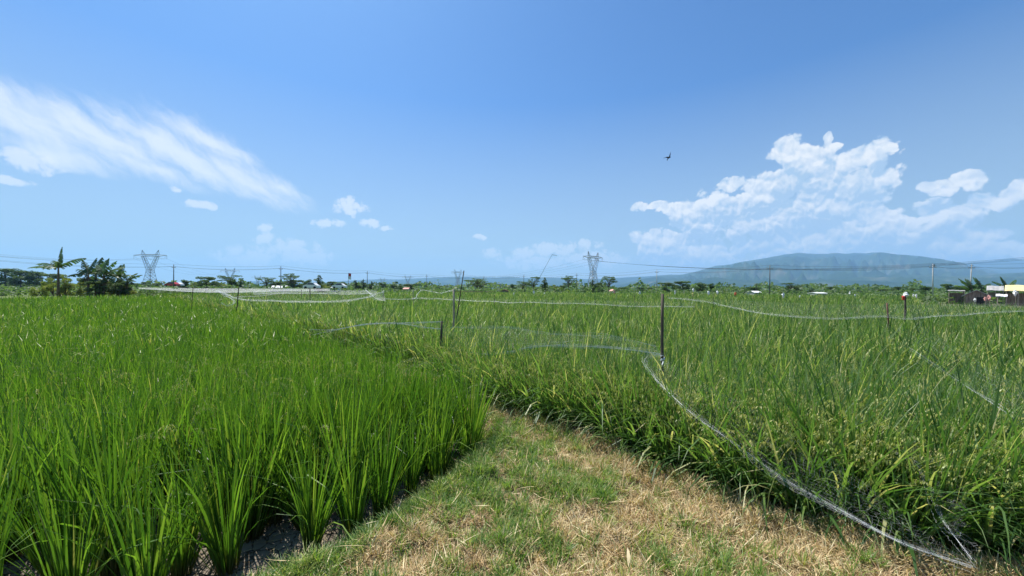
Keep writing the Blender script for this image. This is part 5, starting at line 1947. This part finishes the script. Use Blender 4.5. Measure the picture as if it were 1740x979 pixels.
wn = nt.nodes.new('ShaderNodeTexNoise')
wn.noise_dimensions = '2D'
wn.inputs['Scale'].default_value = 22
wn.inputs['Detail'].default_value = 6
L_(P, wn.inputs['Vector'])
wv = nt.nodes.new('ShaderNodeVectorMath')
wv.operation = 'MULTIPLY_ADD'
L_(wn.outputs['Color'], wv.inputs[0])
wv.inputs[1].default_value = (0.026, 0.022, 0)
sb = nt.nodes.new('ShaderNodeVectorMath')
sb.operation = 'SUBTRACT'
L_(P, sb.inputs[0])
sb.inputs[1].default_value = (0.013, 0.011, 0)
L_(sb.outputs[0], wv.inputs[2])
PW_ = wv.outputs[0]


def cum_density(vec):
    b = smax([blob(vec, *c) for c in CUM])
    n = billow(vec, 27.0)
    return b, wmath('ADD', wmath('MULTIPLY', b, 1.35), wmath('MULTIPLY', wmath('SUBTRACT', n, 0.72), 1.05)), n


def moved(dx, dy):
    v = nt.nodes.new('ShaderNodeVectorMath')
    v.operation = 'ADD'
    L_(PW_, v.inputs[0])
    v.inputs[1].default_value = (dx, dy, 0)
    return v.outputs[0]


b0, d0, n0 = cum_density(PW_)
n1_ = billow(moved(-0.003, 0.008), 27.0)
b1_ = smax([blob(moved(0.006, 0.035), *c) for c in CUM])
gate = wrange(b0, 0.02, 0.14)
a_cum = wmath('MULTIPLY', wrange(d0, 0.05, 0.31), gate)
relief = wmath('MULTIPLY', wmath('SUBTRACT', n0, n1_), 1.6)
crown = wmath('MULTIPLY', wmath('SUBTRACT', b0, b1_), 1.05)
core = wmath('MULTIPLY', wrange(d0, 0.35, 1.0), -0.22)
lit = wmath('ADD', wmath('ADD', 0.36, relief), wmath('ADD', crown, core), clamp=True)
a_cum = wmath('MULTIPLY', a_cum, wrange(eln, 0.0, 0.18, 0.50, 1.0))
bs = smax([blob(PW_, *c) for c in SMALL], 0.03)
ns = billow(PW_, 45.0)
a_small = wmath('MULTIPLY', wrange(wmath('ADD', bs, wmath('MULTIPLY', wmath('SUBTRACT', ns, 0.62), 1.0)), 0.10, 0.75), wrange(bs, 0.02, 0.2))
a_small = wmath('MULTIPLY', a_small, wrange(eln, 0.02, 0.2, 0.4, 0.72))
# cirrus: long combed streaks running down to the right
cir = smax([blob(PW_, px, py, rx, ry, rot) for px, py, rx, ry, rot in
            ((-60, 150, 330, 60, -0.42), (60, 215, 240, 60, -0.30), (180, 235, 260, 55, -0.34), (300, 260, 240, 52, -0.40), (410, 300, 170, 44, -0.42), (360, 245, 170, 40, -0.42),
             (480, 320, 90, 26, -0.5), (250, 285, 200, 26, -0.22), (90, 262, 190, 32, -0.12))], 0.15)
mpc = nt.nodes.new('ShaderNodeMapping')
mpc.vector_type = 'TEXTURE'
mpc.inputs['Rotation'].default_value = (0, 0, -0.37)
mpc.inputs['Scale'].default_value = (0.42, 0.055, 1)
L_(PW_, mpc.inputs[0])
cn = nt.nodes.new('ShaderNodeTexNoise')
cn.noise_dimensions = '2D'
cn.inputs['Scale'].default_value = 1.6
cn.inputs['Detail'].default_value = 9
cn.inputs['Roughness'].default_value = 0.62
cn.inputs['Distortion'].default_value = 0.5
L_(mpc.outputs[0], cn.inputs['Vector'])
mpr = nt.nodes.new('ShaderNodeMapping')
mpr.vector_type = 'TEXTURE'
mpr.inputs['Rotation'].default_value = (0, 0, -0.75)
mpr.inputs['Scale'].default_value = (0.05, 0.018, 1)
L_(PW_, mpr.inputs[0])
cr2 = nt.nodes.new('ShaderNodeTexNoise')
cr2.noise_dimensions = '2D'
cr2.inputs['Scale'].default_value = 1.0
cr2.inputs['Detail'].default_value = 6
cr2.inputs['Roughness'].default_value = 0.6
L_(mpr.outputs[0], cr2.inputs['Vector'])
cs = wmath('ADD', wmath('MULTIPLY', cn.outputs['Fac'], 0.72), wmath('MULTIPLY', cr2.outputs['Fac'], 0.62))
a_cir = wmath('MULTIPLY', wrange(wmath('ADD', wmath('MULTIPLY', cir, 0.95), wmath('MULTIPLY', wmath('SUBTRACT', cs, 0.66), 1.25)), -0.05, 1.0), wrange(cir, 0.0, 0.35))
a_cir = wmath('MULTIPLY', a_cir, 0.82)

# sky colour: nishita, with whitish moist air low down
SKYMUL = (0.345, 0.605, 0.88)
skyc = wmix(1.0, sky.outputs[0], SKYMUL, 'MULTIPLY')
skyc = wmix(wrange(eln, 0.0, 0.45, 0.78, 0.0, False), skyc, (3.45, 3.95, 3.85))
CW = 6.4
col = wmix(a_cir, skyc, (CW * 0.93, CW * 0.97, CW * 1.0))
col = wmix(a_small, col, (CW * 0.93, CW * 0.96, CW * 1.0))
shade = wmix(lit, (CW * 0.44, CW * 0.60, CW * 0.80), (CW * 0.94, CW * 0.95, CW * 0.96))
low = wrange(eln, 0.03, 0.30)
shade = wmix(low, (CW * 0.66, CW * 0.72, CW * 0.82), shade) if False else shade
col = wmix(a_cum, col, shade)
bg = nt.nodes.new('ShaderNodeBackground')
bg.inputs['Strength'].default_value = 0.10
L_(col, bg.inputs['Color'])
wo = nt.nodes.new('ShaderNodeOutputWorld')
L_(bg.outputs[0], wo.inputs[0])
try:
    world.cycles.sampling_method = 'MANUAL'
    world.cycles.sample_map_resolution = 256
except Exception:
    pass

sd = bpy.data.lights.new('sun', 'SUN')
sd.energy = 4.8
sd.angle = R(0.53)
sd.color = (1.0, 0.965, 0.90)
sun = bpy.data.objects.new('sun', sd)
COL.objects.link(sun)
dirv = Vector((math.sin(SUN_AZ) * math.cos(SUN_EL), math.cos(SUN_AZ) * math.cos(SUN_EL), math.sin(SUN_EL)))
sun.rotation_euler = dirv.to_track_quat('Z', 'Y').to_euler()
sun.location = (0, 0, 30)

vs = SC.view_settings
vs.view_transform = 'Standard'
vs.look = 'None'
vs.exposure = 0.7
vs.gamma = 1.0
vs.use_curve_mapping = False
SC.render.engine = 'CYCLES'
cy = SC.cycles
cy.max_bounces = 8
cy.diffuse_bounces = 3
cy.glossy_bounces = 2
cy.transmission_bounces = 4
cy.transparent_max_bounces = 24
cy.volume_bounces = 1
cy.use_denoising = True
